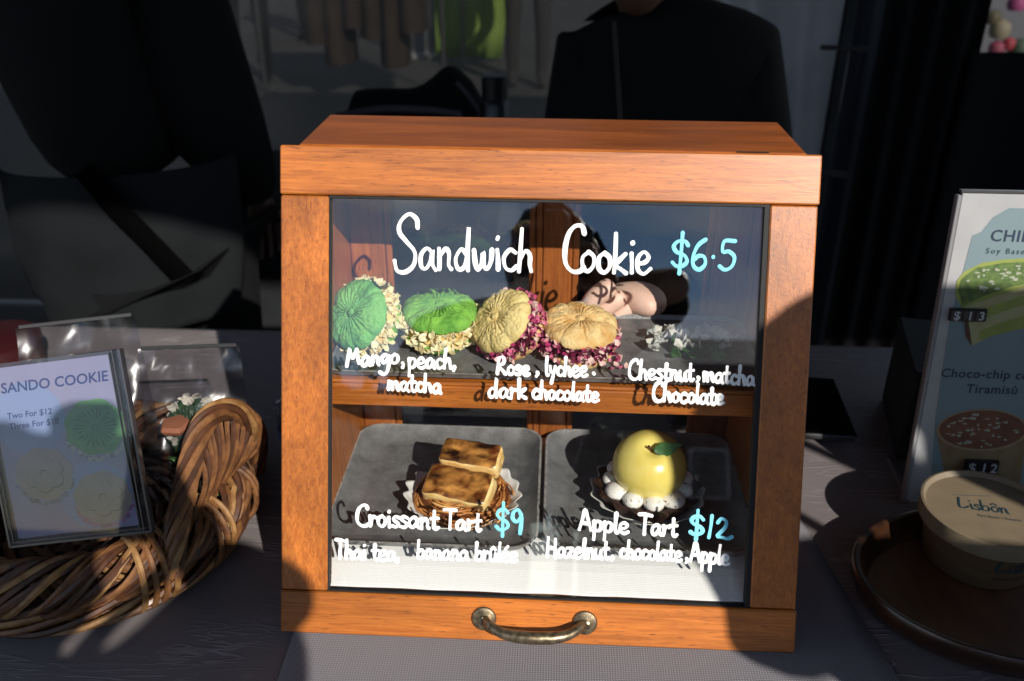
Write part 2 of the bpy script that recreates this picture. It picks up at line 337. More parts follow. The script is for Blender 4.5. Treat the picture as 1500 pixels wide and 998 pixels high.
# ---- handwriting on the glass: strokes of paint
G = {
 'a': (.56, [[(.42, .40), (.26, .5), (.07, .32), (.09, .06), (.24, .02), (.38, .22), (.42, .45), (.42, .12), (.52, .0)]]),
 'b': (.5, [[(.10, .98), (.07, .5), (.06, .03)], [(.07, .3), (.26, .5), (.42, .32), (.34, .05), (.08, .03)]]),
 'c': (.46, [[(.40, .42), (.24, .5), (.07, .30), (.12, .06), (.28, .0), (.44, .1)]]),
 'd': (.54, [[(.38, .38), (.22, .48), (.06, .26), (.14, .01), (.32, .1), (.40, .5), (.42, 1.), (.40, .45), (.43, .0)]]),
 'e': (.5, [[(.07, .22), (.30, .26), (.40, .40), (.26, .52), (.09, .38), (.09, .10), (.26, -.02), (.46, .08)]]),
 'g': (.52, [[(.42, .42), (.24, .5), (.07, .30), (.16, .06), (.34, .2), (.42, .46), (.44, .0), (.36, -.44), (.16, -.56), (-.04, -.42)]]),
 'h': (.5, [[(.10, 1.), (.08, .5), (.06, .0)], [(.07, .25), (.24, .48), (.36, .38), (.37, .15), (.42, .0)]]),
 'i': (.22, [[(.10, .48), (.11, .25), (.12, .0)], [(.10, .74), (.11, .77)]]),
 'k': (.48, [[(.10, 1.), (.09, .5), (.07, .0)], [(.40, .48), (.22, .32), (.10, .20), (.28, .08), (.44, -.02)]]),
 'l': (.24, [[(.12, 1.), (.09, .5), (.09, .1), (.17, .0), (.22, .05)]]),
 'm': (.72, [[(.06, .48), (.07, .25), (.06, .0)], [(.06, .28), (.2, .48), (.29, .36), (.29, .02)], [(.30, .28), (.46, .48), (.56, .36), (.57, .1), (.64, .0)]]),
 'n': (.5, [[(.06, .48), (.08, .25), (.07, .0)], [(.07, .28), (.24, .48), (.35, .36), (.36, .12), (.42, .0)]]),
 'o': (.48, [[(.25, .5), (.08, .36), (.09, .1), (.24, .0), (.40, .14), (.40, .38), (.24, .5)]]),
 'p': (.5, [[(.06, .5), (.08, .1), (.07, -.42)], [(.07, .32), (.22, .5), (.40, .40), (.38, .12), (.22, .02), (.09, .08)]]),
 'r': (.38, [[(.06, .5), (.09, .25), (.08, .0)], [(.08, .25), (.2, .44), (.34, .42)]]),
 's': (.40, [[(.34, .46), (.18, .52), (.08, .38), (.22, .26), (.34, .14), (.22, .0), (.04, .04)]]),
 't': (.40, [[(.18, .85), (.16, .4), (.17, .08), (.27, -.02), (.36, .06)], [(.02, .5), (.34, .52)]]),
 'u': (.5, [[(.07, .48), (.07, .16), (.18, .0), (.32, .12), (.38, .46), (.38, .12), (.46, .0)]]),
 'w': (.66, [[(.05, .48), (.09, .15), (.18, .0), (.28, .15), (.32, .4), (.36, .12), (.45, .0), (.56, .18), (.60, .48)]]),
 'y': (.48, [[(.07, .48), (.12, .25), (.24, .16)], [(.40, .50), (.30, .1), (.18, -.42)]]),
 'z': (.46, [[(.06, .46), (.24, .48), (.36, .44), (.2, .2), (.06, .02), (.24, .04), (.42, .02)]]),
 'S': (.66, [[(.62, .80), (.58, .98), (.38, 1.06), (.14, .92), (.10, .72), (.30, .54), (.54, .34), (.52, .08), (.30, -.06), (.06, -.02), (-.02, .16)]]),
 'C': (.62, [[(.56, .82), (.50, .98), (.34, 1.0), (.14, .82), (.05, .5), (.08, .16), (.26, -.02), (.48, .0), (.58, .08)]]),
 'M': (.8, [[(.04, .0), (.12, .5), (.18, .98), (.28, .6), (.36, .42), (.50, .7), (.60, .94), (.64, .5), (.70, .1)]]),
 'R': (.62, [[(.12, .94), (.09, .5), (.04, .0)], [(.10, .92), (.34, 1.0), (.46, .82), (.34, .6), (.12, .46), (.34, .22), (.54, .0)]]),
 'T': (.6, [[(.32, .98), (.30, .5), (.28, .0)], [(.0, 1.0), (.28, 1.0), (.60, .96)]]),
 'A': (.66, [[(.02, .0), (.16, .5), (.30, 1.0), (.44, .55), (.58, .0)], [(.14, .34), (.48, .32)]]),
 'H': (.66, [[(.08, 1.), (.08, .5), (.06, .0)], [(.52, .96), (.52, .5), (.54, -.02)], [(.08, .48), (.52, .46)]]),
 '$': (.62, [[(.52, .74), (.42, .86), (.22, .84), (.10, .68), (.20, .52), (.42, .42), (.52, .26), (.40, .10), (.20, .08), (.06, .20)], [(.34, 1.12), (.32, .5), (.30, -.16)]]),
 '6': (.52, [[(.44, .94), (.22, .74), (.08, .4), (.10, .1), (.28, .0), (.44, .16), (.40, .38), (.24, .42), (.10, .28)]]),
 '5': (.56, [[(.50, .88), (.18, .86), (.14, .52), (.32, .56), (.48, .38), (.44, .1), (.24, -.02), (.04, .08)]]),
 '.': (.3, [[(.14, .38), (.16, .41)]]), ',': (.26, [[(.10, .12), (.14, .04), (.08, -.12)]]), ';': (.26, [[(.10, .14), (.12, .1)]]),
 '1': (.36, [[(.20, .95), (.18, .5), (.14, .0)]]),
 '2': (.6, [[(.08, .66), (.20, .84), (.38, .76), (.34, .46), (.08, .10), (.24, .06), (.44, .0), (.60, .08)]]),
 '9': (.5, [[(.42, .70), (.30, .92), (.12, .82), (.10, .58), (.26, .46), (.42, .66), (.42, .4), (.38, .0)]]),
 'L': (.6, [[(.20, 1.0), (.10, .6), (.04, .14), (.16, .0), (.34, .06), (.56, .2)]]),
 "ô": (.48, [[(.25, .5), (.08, .36), (.09, .1), (.24, .0), (.40, .14), (.40, .38), (.24, .5)], [(.12, .66), (.26, .80), (.40, .66)]]),
 "û": (.5, [[(.07, .48), (.07, .16), (.18, .0), (.32, .12), (.38, .46), (.38, .12), (.46, .0)], [(.10, .64), (.24, .78), (.36, .64)]]),
 "é": (.5, [[(.07, .22), (.30, .26), (.40, .40), (.26, .52), (.09, .38), (.09, .10), (.26, -.02), (.46, .08)], [(.22, .66), (.36, .82)]]),
 ' ': (.36, []),
}
def ray_door(px, py):
    d = fw+rt2*((px-750)/1301)-up2*((py-499)/1301); n_ = Vector((0, ct, -st)); p = CAMP+d*((Vector((0, 0, .002))-CAMP).dot(n_)/d.dot(n_)); return p.x+DW/2, math.hypot(p.y, p.z-.002)
def stroke_text(mb, txt, P0, ex, ey, nrm, width, h, r, wob=.012, seed=1, lift=.0005, n=8, k_=4):
    rd = random.Random(seed); tot = sum(G[c][0] for c in txt); sx = width/tot; x = 0
    for c in txt:
        adv, sts = G[c]; dy = rd.uniform(-1, 1)*wob*1.5; ro = rd.uniform(-1, 1)*.05
        for s_ in sts:
            q = [(a+rd.uniform(-1, 1)*wob, b+rd.uniform(-1, 1)*wob) for a, b in s_]
            q = [(a*math.cos(ro)-b*math.sin(ro)*.4, b+a*math.sin(ro)) for a, b in q]
            pts = cr_spline([P0+ex*((x+a)*sx)+ey*((b+dy)*h)+nrm*lift for a, b in q], k_)
            a0, a1 = pts[0], pts[-1]; t0 = (pts[0]-pts[1]).normalized(); t1 = (pts[-1]-pts[-2]).normalized()
            N = len(pts); w0 = rd.uniform(.88, 1.08); p0_ = rd.random()*6; rr_ = [r*w0*(1+.16*math.sin(i*.45+p0_)+rd.uniform(-.05, .05)) for i in range(N)]
            P_ = [a0+t0*r*.95, a0+t0*r*.75, a0+t0*r*.35]+pts+[a1+t1*r*.35, a1+t1*r*.75, a1+t1*r*.95]
            rr_ = [r*.25, r*.66, r*.93]+rr_+[r*.93, r*.66, r*.25]
            mb.tube(P_, rr_, n, flat=nrm)
        x += adv
WP = mat('white marker paint', (.88, .88, .88), .6, (.62, .63, .64), (420, 420, 420), (.25, .5)); CP = mat('pale cyan marker paint', (.22, .68, .84), .6, (.16, .58, .78), (700, 700, 700))
NRM = Vector((0, -ct, st)); EY = Vector((0, st, ct))
WORDS = [  # text, left px, baseline px, right px, baseline px, cap height px, stroke px, colour
 ('S', 577, 394, 612, 394, 76, 3.6, WP), ('andwich', 611, 393, 782, 397, 62, 3.4, WP), ('C', 824, 396, 858, 399, 66, 3.6, WP), ('ookie', 850, 399, 955, 401, 58, 3.5, WP),
 ('$6.5', 982, 393, 1080, 396, 48, 3.0, CP),
 ('Mango', 505, 538, 583, 534, 27, 3.2, WP), (',', 585, 536, 594, 537, 26, 3.0, WP), ('peach,', 596, 540, 668, 541, 28, 3.0, WP), ('matcha', 566, 572, 646, 577, 26, 3.1, WP),
 ('Rose', 727, 549, 776, 551, 25, 3.2, WP), (',', 783, 549, 792, 550, 24, 3.0, WP), ('lychee', 798, 551, 861, 553, 27, 3.1, WP), (';', 866, 551, 875, 552, 24, 3.2, WP),
 ('dark', 714, 583, 771, 585, 28, 3.2, WP), ('chocolate', 779, 585, 878, 590, 26, 3.1, WP),
 ('Chestnut', 921, 556, 1018, 559, 28, 3.1, WP), (',', 1020, 557, 1030, 558, 26, 3.2, WP), ('matcha', 1031, 560, 1108, 566, 27, 3.1, WP),
 ('Chocolate', 957, 588, 1062, 594, 27, 3.2, WP),
 ('Croissant', 519, 772, 642, 778, 30, 3.4, WP), ('Tart', 650, 778, 705, 780, 28, 3.2, WP), ('$9', 724, 782, 766, 785, 38, 3.3, CP),
 ('Apple', 848, 778, 922, 785, 29, 3.4, WP), ('Tart', 936, 785, 994, 788, 29, 3.3, WP), ('$12', 1009, 788, 1074, 793, 34, 3.4, CP),
 ('Thai tea,', 489, 820, 585, 825, 27, 3.1, WP), ('banana', 609, 821, 686, 824, 27, 3.0, WP), ('brûlée', 695, 824, 758, 826, 27, 3.0, WP),
 ('Hazelnut', 800, 818, 893, 822, 28, 3.2, WP), (',', 894, 820, 904, 821, 24, 3.0, WP), ('chocolate', 908, 820, 1000, 825, 26, 3.1, WP), (',', 1003, 824, 1012, 825, 24, 3.0, WP), ('Apple', 1012, 825, 1070, 831, 28, 3.3, WP)]
for i, (t, x0, y0, x1, y1, ch, r_, m) in enumerate(WORDS):
    a = ray_door(x0, y0); b = ray_door(x1, y1); cvt = ray_door(x0, y0-ch)[1]-a[1]
    P0 = D(a[0], a[1], -.0055); P1 = D(b[0], b[1], -.0055); ex = (P1-P0); wd = ex.length; ex.normalize()
    scale_ = (D(ray_door(x0+10, y0)[0], 0)-D(a[0], 0)).length/10
    mb = MB(); stroke_text(mb, t, P0, ex, EY, NRM, wd, cvt, r_*scale_*(.90 if ch > 40 else .80), seed=i+3)
    obj('lettering', mb, m, cab, label='pale cyan handwritten price' if m is CP else None)

# ------------------------------------------------------------------ inside the cabinet
ln = MB(); rows = []
for y, z in ((.0222, .0362), (.0262, .0380), (.030, .0394), (.036, .0415), (.043, .0438), (.052, .0458), (.065, .0468), (.1, .0467), (.15, .0468), (.2, .0467), (.2495, .0468)):
    rows.append([Vector((x, y+noise.noise((x*30, y*5, 0))*.0006, z+noise.noise((x*25, y*25, 3))*.0005)) for x in [-.1925+.3875*i/60 for i in range(61)]])
ln.grid(rows); lo = obj('liner_cloth', ln, LINC, label='white woven cloth lining the cabinet floor under the two trays', cat='cloth', loc=(0, .13, .046))
md = lo.modifiers.new('solid', 'SOLIDIFY'); md.thickness = .0006; md.offset = 1
TRM = mat('black speckled tray enamel', (.27, .268, .27), .42, (.145, .144, .147), (60, 60, 60), (.3, .7), 6, .7, (700, 700, 700), .0006, metal=.35, spots=((.50, .50, .50), (900, 900, 900), .60, .74))
def rrect(hx, hy, r, n=7):
    out = []
    for cx, cy, a0 in ((hx-r, hy-r, 0), (-hx+r, hy-r, 90), (-hx+r, -hy+r, 180), (hx-r, -hy+r, 270)):
        for j in range(n+1):
            a = R(a0+90*j/n); out.append((cx+r*math.cos(a), cy+r*math.sin(a)))
    return out
def tray(label, cx, cy, z, hx, hy, r=.018, h=.0125, rot=0, flare=.015, cat='tray', group=None):
    t = empty('serving_tray', (cx, cy, z), label, cat, group); t.rotation_euler.z = R(rot)
    prof = [(flare+.012, .0002), (flare+.010, .0), (flare+.001, .0004), (flare*.4, h*.35), (.0008, h*.9), (0, h), (.0012, h+.0004), (.0022, h), (flare*.5+.002, h*.4+.001), (flare+.005, .0024), (flare+.009, .0018)]
    def ring(off, zz): return [Vector((x, y, zz)) for x, y in rrect(hx-off, hy-off, max(r-off*.6, .006))]
    inner = ring(flare+.009, .0018); rows_ = [ring(o, z_) for o, z_ in prof]
    b = MB().grid(rows_[:6], True); n_ = len(rows_[0]); b.add(rows_[0], [tuple(range(n_))])
    obj('tray_body', b, TRM, t, smooth=True, world=False)
    q = MB().grid(rows_[5:8], True); obj('rim', q, mat('worn rim with painted glint', (.50, .49, .46), .3, (.25, .24, .23), (150, 150, 150), metal=.3), t, smooth=True, world=False)  # pale rim colour paints the sun's glint along the worn edge
    q = MB().grid(rows_[7:], True); q.add(rows_[-1], [tuple(range(n_))]); obj('well', q, TRM, t, smooth=True, world=False)
    return t
tray('black rounded tray under the croissant tart on the cabinet floor', -.0968, .1510, .0475, .0975, .0985, .024)
tray('black rounded tray under the apple tart on the cabinet floor', .1005, .1535, .0475, .0960, .0965, .024)
tray('long black tray on the cabinet shelf under the sandwich cookies', .0015, .1755, .1945, .1915, .0670, .014, .0075, flare=.005)

def nz3(p, f, s_=0): return noise.noise(Vector(p)*f+Vector((s_, s_*1.7, 0)))
def flakes(mb, n, Rr, zr, size, mats, seed, r0=.84, r1=1.08, arc=None):
    rd = random.Random(seed)
    for i in range(n):
        a = rd.uniform(0, 2*math.pi); r = Rr*rd.uniform(r0, r1); z = rd.uniform(-zr, zr)
        c = Vector((r*math.cos(a), r*math.sin(a), z)); ax = Vector((rd.gauss(0, 1), rd.gauss(0, 1), rd.gauss(0, 1))).normalized(); M = Matrix.Rotation(rd.uniform(0, 6.28), 3, ax)
        l = size*rd.uniform(.6, 1.25); w_ = l*rd.uniform(.45, .8); b = l*rd.uniform(.1, .35)
        P = [(-l, 0, b), (-l*.4, -w_, 0), (l*.5, -w_*.8, 0), (l, 0, b), (l*.4, w_, 0), (-l*.5, w_*.85, 0), (0, 0, -b*.5)]
        t_ = size*.13; V = [c+M @ Vector(p) for p in P]; V2 = [v+M @ Vector((0, 0, t_)) for v in V]
        fs = [(i_, (i_+1) % 6, 6) for i_ in range(6)]
        mb.add(V+V2, fs+[(b_+7, a_+7, 13) for a_, b_, _ in fs]+[(i_, i_+7, (i_+1) % 6+7, (i_+1) % 6) for i_ in range(6)], rd.choice(mats))
def cookie_half(Rr, h, seed, top=True, petals=26, lob=9):
    rows_ = []; rd = random.Random(seed); ph = rd.uniform(0, 6)
    NR, NA = 30, 216
    for i in range(NR+6):
        row = []
        for j in range(NA):
            a = 2*math.pi*j/NA; lobe = 1-.045*(1-abs(math.cos(lob*a/2+ph/2)))**2+.014*math.cos(5*a+ph*2)+.012*noise.noise(Vector((3*math.cos(a)+seed, 3*math.sin(a), 0)))
            if i <= NR:
                q = i/NR; rho = max(q, .012); z = h*(1-rho**3.4)**.52 if rho < 1 else 0
                if top:
                    z = z*.80+.20*h
                    aw = a+.03*math.sin(3*a+ph); g_ = abs(math.sin(petals*aw/2)); ln_ = .60+.14*math.sin(5*a+ph); env = max(0, min(1, (rho-.13)/.06))*max(0, min(1, (ln_-rho)/.14))
                    z -= env*.0024*(1-g_)**1.5; z += .0010*math.exp(-((rho)/.10)**2)-.0018*math.exp(-((rho-.135)/.03)**2)
                    pl2 = abs(math.cos(lob*a/2+ph/2)); z -= .0013*(1-pl2)**3*max(0, min(1, (rho-.42)/.25))*max(0, min(1, (1.04-rho)/.1))
                    z += .0016*noise.noise(Vector((math.cos(a)*rho*2.2+seed, math.sin(a)*rho*2.2, 0)))
                rr_ = Rr*rho*(1+(lobe-1)*rho)
            else:
                q = (i-NR)/6; rho = 1; rr_ = Rr*lobe*(1-.10*q*q+.02*math.sin(q*3.1)); z = (.14*h if top else 0)-q*h*.32
                if i == NR+5: rr_ *= .9
            p = Vector((rr_*math.cos(a), rr_*math.sin(a), z))
            nn = noise.noise(p*160+Vector((seed, 0, 0)))*.0009+noise.noise(p*60+Vector((seed, 5, 0)))*.0014+noise.noise(p*420+Vector((seed, 5, 0)))*.0008; p.z += nn; p.x += nn*.6; row.append(p)
        rows_.append(row)
    b = MB().grid(rows_, True); b.add(rows_[-1], [tuple(range(NA))]); b.add(rows_[0], [tuple(range(NA))]); return b
GRN = mat('green matcha cookie dough', (.23, .52, .075), .85, (.085, .27, .035), (75, 75, 75), (.32, .66), 8, 1.0, (430, 430, 430), .0017, sss=.06, spots=((.03, .15, .04), (420, 420, 420), .64, .74))
GRN2 = mat('matcha dough with reflection tint', (.18, .47, .13), .8, (.07, .29, .10), (55, 55, 55), (.3, .6), 8, 1.0, (430, 430, 430), .0017, spots=((.03, .15, .05), (420, 420, 420), .64, .74))  # bluish tint paints the reflection over the leftmost cookie into its dough
TAN = mat('pale baked butter dough', (.86, .63, .30), .85, (.60, .32, .09), (75, 75, 75), (.32, .66), 8, 1.0, (430, 430, 430), .0017, sss=.06, spots=((.16, .06, .02), (300, 300, 300), .69, .73))
TAN2 = mat('olive tinted butter dough', (.78, .62, .27), .8, (.60, .44, .15), (60, 60, 60), (.3, .62), 8, 1.0, (430, 430, 430), .0017, spots=((.16, .06, .02), (300, 300, 300), .70, .74))
CREAM = mat('yellow cream', (.80, .58, .20), .5, (.62, .40, .12), (120, 120, 120), bump=.5)
PLUM = mat('dark berry filling', (.10, .01, .03), .4, (.03, .004, .01), (150, 150, 150), bump=.6)
AL = [mat('pale almond flake', (.90, .76, .42), .6, sss=.2), mat('light almond flake', (.92, .82, .52), .6, sss=.2), mat('golden almond flake', (.82, .64, .32), .6, sss=.2)]
PT = [mat('magenta dried petal', (.42, .03, .13), .6), mat('pink dried petal', (.66, .16, .28), .6), mat('wine dark dried petal', (.13, .01, .035), .6), mat('bleached petal edge', (.75, .50, .46), .6)]
def cookie(name, label, loc, normal, Rr, dough, dough2, fill, fl, seed, spin=0, gap=.019, n=460, fs=.0042):
    t = empty(name, loc, label, 'cookie', 'sandwich cookies on the cabinet shelf')
    q = Vector((0, 0, 1)).rotation_difference(Vector(normal).normalized()); t.rotation_mode = 'QUATERNION'; t.rotation_quaternion = q @ Matrix.Rotation(R(spin), 3, 'Z').to_quaternion()
    o = obj('top_cookie', cookie_half(Rr, .0125, seed), dough, t, smooth=True, world=False); o.location = (0, 0, gap/2)
    o = obj('bottom_cookie', cookie_half(Rr*.97, .012, seed+5, False), dough2, t, smooth=True, world=False); o.location = (0, 0, -gap/2); o.rotation_euler = (math.pi, 0, 0)
    c_ = MB().lathe([(0, -gap/2-.002), (Rr*.80, -gap/2-.002), (Rr*.90, -gap*.3), (Rr*.93, 0), (Rr*.90, gap*.3), (Rr*.80, gap/2+.002), (0, gap/2+.002)], n=40, rf=lambda a, z: 1+.04*math.sin(9*a+z*300)+.03*math.sin(17*a))
    obj('cream_filling', c_, fill, t, smooth=True, world=False)
    f_ = MB(); flakes(f_, n, Rr, gap*.56, fs, list(range(len(fl))), seed+9); obj('flake_coating', f_, fl, t, world=False, kind='stuff', fix=False)
    return t
cookie('sandwich_cookie', 'leftmost green matcha cookie standing on edge with almond flakes at its right', (-.1640, .1700, .2250), (-.50, -.68, .54), .0335, GRN2, GRN, CREAM, AL, 3, 10)
cookie('sandwich_cookie', 'green matcha cookie lying almost flat, almond flakes around its middle', (-.0965, .1790, .2180), (.04, -.14, .99), .0350, GRN, GRN, CREAM, AL, 14, 40)
cookie('sandwich_cookie', 'pale butter cookie standing on edge with magenta petals down its right side', (-.0310, .1620, .2235), (-.60, -.42, .68), .0320, TAN2, TAN, PLUM, PT, 25, 0, n=430, fs=.0034)
cookie('sandwich_cookie', 'pale butter cookie lying flat with magenta petals around its middle', (.0320, .1600, .2160), (.05, -.12, .99), .0345, TAN, TAN, PLUM, PT, 36, 70, n=430, fs=.0034)
# loose petals on the shelf tray
pb = MB(); rd = random.Random(3)
for (x, y) in ((.0665, .150), (.0700, .153), (.0660, .1405), (.0600, .1330), (.0745, .1365), (.068, .135)):
    q = MB(); flakes(q, 2, .002, .0008, .0036, [0, 1, 3], rd.randint(0, 99), 0, 1); pb.add([v+Vector((x, y, .1995)) for v in q.v], q.f); pb.m = pb.m[:-len(q.m)]+q.m
obj('petal_crumbs', pb, PT, kind='stuff', label='loose pink petals fallen beside the right cookie on the shelf tray', fix=False, loc=(.07, .145, .199))
LEAF = mat('deep green leaf', (.035, .13, .02), .5, (.015, .06, .01), (60, 60, 60), bump=.3)
wf = MB(); rd = random.Random(12)
for i in range(46):
    x = .1 + rd.uniform(0, .075); y = .175+rd.uniform(-.012, .03); q = MB(); flakes(q, 1, .001, .0008, .0058, [0, 1], rd.randint(0, 999), 0, 1); wf.add([v+Vector((x, y, .203+rd.uniform(0, .006))) for v in q.v], q.f); wf.m = wf.m[:-len(q.m)]+q.m
for i in range(16):
    x = .112 + rd.uniform(0, .06); y = .165+rd.uniform(-.012, .02); q = MB(); flakes(q, 1, .001, .0008, .009, [2], rd.randint(0, 999), 0, 1); wf.add([v+Vector((x, y, .201)) for v in q.v], q.f); wf.m = wf.m[:-len(q.m)]+q.m
obj('ivory_flakes', wf, [mat('pale ivory flake', (.55, .54, .48), .7), mat('grey white flake', (.42, .43, .42), .7), LEAF], kind='stuff', label='ivory flakes over green leaf bits at the right end of the shelf tray', fix=False, loc=(.13, .18, .2))  # faint green and white detail modelled as solid flakes and leaf bits

# ---- tarts
def cup(parent, r0, r1, h, n=17, seed=1):
    rows_ = []; NA = n*8; rd = random.Random(seed)
    amp = [rd.uniform(.6, 1.4) for _ in range(n)]
    for (q) in (0, .15, .4, .7, .9, 1):
        r = r0+(r1-r0)*q**1.15; row = []
        for j in range(NA):
            a = 2*math.pi*j/NA; k = int(j/8) % n; wv = math.cos(n*a)*amp[k]
            rr_ = r*(1+.038*(q+.15)*wv); row.append(Vector((rr_*math.cos(a), rr_*math.sin(a), .0004+h*q+.0010*q*wv+.0016*q*math.sin(3*a+seed))))
        rows_.append(row)
    b = MB().grid(rows_, True); b.add(rows_[0], [tuple(range(NA))])
    o = obj('paper_cup', b, mat('white greaseproof paper', (.80, .79, .76), .6, (.7, .69, .66), (80, 80, 80), bump=.15), parent, smooth=True, world=False, fix=False)
    m_ = o.modifiers.new('solid', 'SOLIDIFY'); m_.thickness = .0005; return o
ctr = empty('croissant_tart', (-.0725, .1230, .0492), 'croissant tart with two scorched banana blocks in a white paper cup', 'tart')
cup(ctr, .034, .0545, .0165, 17, 4)
PAS = [mat('golden pastry', (.70, .34, .10), .5, (.45, .16, .035), (120, 120, 120), coat=.2), mat('brown pastry', (.42, .16, .04), .5), mat('dark baked pastry', (.12, .035, .01), .55), mat('amber pastry', (.80, .48, .18), .45)]
rd = random.Random(5)
core = MB().lathe([(0, .001), (.034, .001), (.041, .008), (.044, .016), (.038, .019), (0, .018)], n=36); obj('pastry_core', core, PAS[2], ctr, smooth=True, world=False)
nb = MB()
for i in range(300):
    a = rd.uniform(0, 6.283); r = .047*math.sqrt(rd.uniform(.30, 1)); l = rd.uniform(.25, .8); tl = rd.uniform(-.5, .5); z0 = .010+.012*(1-(r/.047)**3)+rd.uniform(-.003, .005); pts_ = []
    for k in range(6):
        q = k/5-.5; aa = a+l*q*1.3; r2 = r*(1-.10*q*q)+tl*q*.016; pts_.append((r2*math.cos(aa), r2*math.sin(aa), z0+q*rd.uniform(-.002, .002)+.004*(.25-q*q)))
    nb.tube(pts_, rd.uniform(.0005, .0011), 5, mi=rd.choice([0, 0, 0, 1, 1, 2, 3]))
obj('shredded_pastry', nb, PAS, ctr, smooth=True, world=False, kind='stuff', fix=False)
def burnt():
    m = mat('torched custard top', (.72, .33, .08), .3, (.11, .030, .008), (48, 62, 60), (.40, .70), 8, .5, (260, 260, 260), coat=.4, dist=.4, spots=((.020, .007, .004), (38, 70, 70), .46, .66)); return m
CUS = mat('cream custard side', (.88, .66, .30), .45, (.70, .42, .12), (90, 90, 200), (.3, .6), 5, .4, (300, 300, 300), sss=.15, spots=((.50, .22, .05), (160, 160, 60), .62, .75))
def block(loc, size, rot):
    M = Matrix.Rotation(R(rot[2]), 3, 'Z') @ Matrix.Rotation(R(rot[0]), 3, 'X') @ Matrix.Rotation(R(rot[1]), 3, 'Y')
    b = MB(); NX, NY = 14, 10; hx, hy, hz = [q/2 for q in size]
    def pt(u, v, w_):   # rounded wobbling box
        p = Vector((u*hx, v*hy, w_*hz)); k = 12; nrm_ = (abs(u)**k+abs(v)**k+abs(w_)**k)**(1/k); p = p/max(nrm_, 1e-6)*max(abs(u), abs(v), abs(w_))
        p += Vector((1, 1, 1))*noise.noise(p*110+Vector(loc)*50)*.0011+Vector((0, 0, noise.noise(p*55)*.001)); return M @ p+Vector(loc)
    L_ = [-1+2*i/NX for i in range(NX+1)]; L2 = [-1+2*i/NY for i in range(NY+1)]; L3 = [-1+2*i/6 for i in range(7)]
    b.grid([[pt(u, v, 1) for u in L_] for v in L2], mi=1); b.grid([[pt(u, v, -1) for u in L_] for v in L2])
    for s_ in (-1, 1):
        b.grid([[pt(u, s_, z) for u in L_] for z in L3]); b.grid([[pt(s_, v, z) for v in L2] for z in L3])
    o = obj('banana_block', b, [CUS, burnt()], ctr, smooth=True, world=False, fix=False)
    import bmesh
    bm = bmesh.new(); bm.from_mesh(o.data); bmesh.ops.remove_doubles(bm, verts=bm.verts, dist=.00005); bmesh.ops.recalc_face_normals(bm, faces=bm.faces); bm.to_mesh(o.data); bm.free(); return o
block((-.002, -.010, .0280), (.064, .034, .021), (25, 0, -16)); block((.007, .0185, .0430), (.058, .027, .021), (22, 0, -12))

apt = empty('apple_tart', (.1030, .1380, .0492), 'apple tart with glossy yellow apple dome and meringue in a paper cup', 'tart')
cup(apt, .034, .0535, .0165, 15, 8)
CHO = mat('dark chocolate shortcrust', (.045, .016, .010), .6, (.018, .007, .005), (120, 120, 120), bump=.9, bscale=(260, 260, 260), bdist=.001, spots=((.16, .06, .035), (190, 190, 190), .60, .74))
obj('chocolate_shell', MB().lathe([(0, .001), (.031, .001), (.038, .008), (.0475, .021), (.0488, .0235), (.044, .0245), (.038, .021), (0, .020)], n=120, rf=lambda a, z: 1+(.055*math.cos(14*a) if z > .0005 else 0)), CHO, apt, smooth=True, world=False)
MER = mat('white meringue', (.86, .83, .78), .45, (.80, .75, .68), (100, 100, 100), sss=.12, spots=((.22, .08, .02), (300, 300, 300), .62, .68))
for k in range(11):
    a = 2*math.pi*k/11+.22; r = .0340; c_ = (r*math.cos(a), r*math.sin(a), .0225); M = Matrix.Rotation(a, 3, 'Z')
    pr = [(0, -.003), (.0085, -.002), (.0112, .001), (.0118, .0035), (.0104, .0065), (.0070, .0088), (.003, .0098), (0, .010)]
    kx = .90+.12*math.sin(k*2.3)
    obj('meringue', MB().lathe([(q*kx, z) for q, z in pr], c_, 22, M=M, rf=lambda a_, z_: 1+.03*math.sin(3*a_+k)), MER, apt, smooth=True, world=False)
APL = mat('glossy yellow apple glaze', (.80, .68, .20), .25, (.74, .58, .12), (30, 30, 26), (.35, .65), 3, coat=.6, sss=.22, spots=((.42, .20, .03), (700, 700, 700), .66, .76))
pr = []
for i in range(25):
    a = math.pi*(i/24); rr_ = .0335*math.sin(a)*(1+.04*math.sin(a)); z = .0315*math.cos(a)
    dim = .0075*math.exp(-(rr_/.008)**2) if a < 1.2 else 0; pr.append((max(rr_, .00005), .0445+z-dim))
TA = Matrix.Rotation(R(24), 3, 'X'); dmb = MB().lathe(pr, n=56); dmb.v = [Vector((0, 0, .0445))+TA @ (v-Vector((0, 0, .0445))) for v in dmb.v]
dm = obj('apple_dome', dmb, APL, apt, smooth=True, world=False)
ap = Vector((0, 0, .0445))+TA @ Vector((0, 0, .0255))
st_ = obj('stem', MB().tube(cr_spline([ap+Vector((0, 0, -.004)), ap+Vector((-.001, -.001, .002)), ap+Vector((-.004, -.002, .006))], 4), [.0011]*8+[.0014], 8), mat('brown stem', (.09, .035, .012), .6), apt, smooth=True, world=False)
lf = MB(); rows_ = []
for i in range(13):
    q = i/12; w_ = .0078*math.sin(math.pi*q**.85)*(1-.25*q)+.0002; c_ = ap+Vector((.000+.0255*q, -.0035-.003*q, .0035+.009*q-.004*math.sin(q*3))); row = []
    for j in range(9):
        v = -1+j/4; row.append(c_+Vector((.0015*v*(.5-q), w_*v*.42, w_*v*.85+.0012*abs(v)+.0004*math.cos(i*2.0)*abs(v))))
    rows_.append(row)
lf.grid(rows_); lo = obj('leaf', lf, LEAF, apt, smooth=True, world=False, fix=False); lo.modifiers.new('solid', 'SOLIDIFY').thickness = .0004

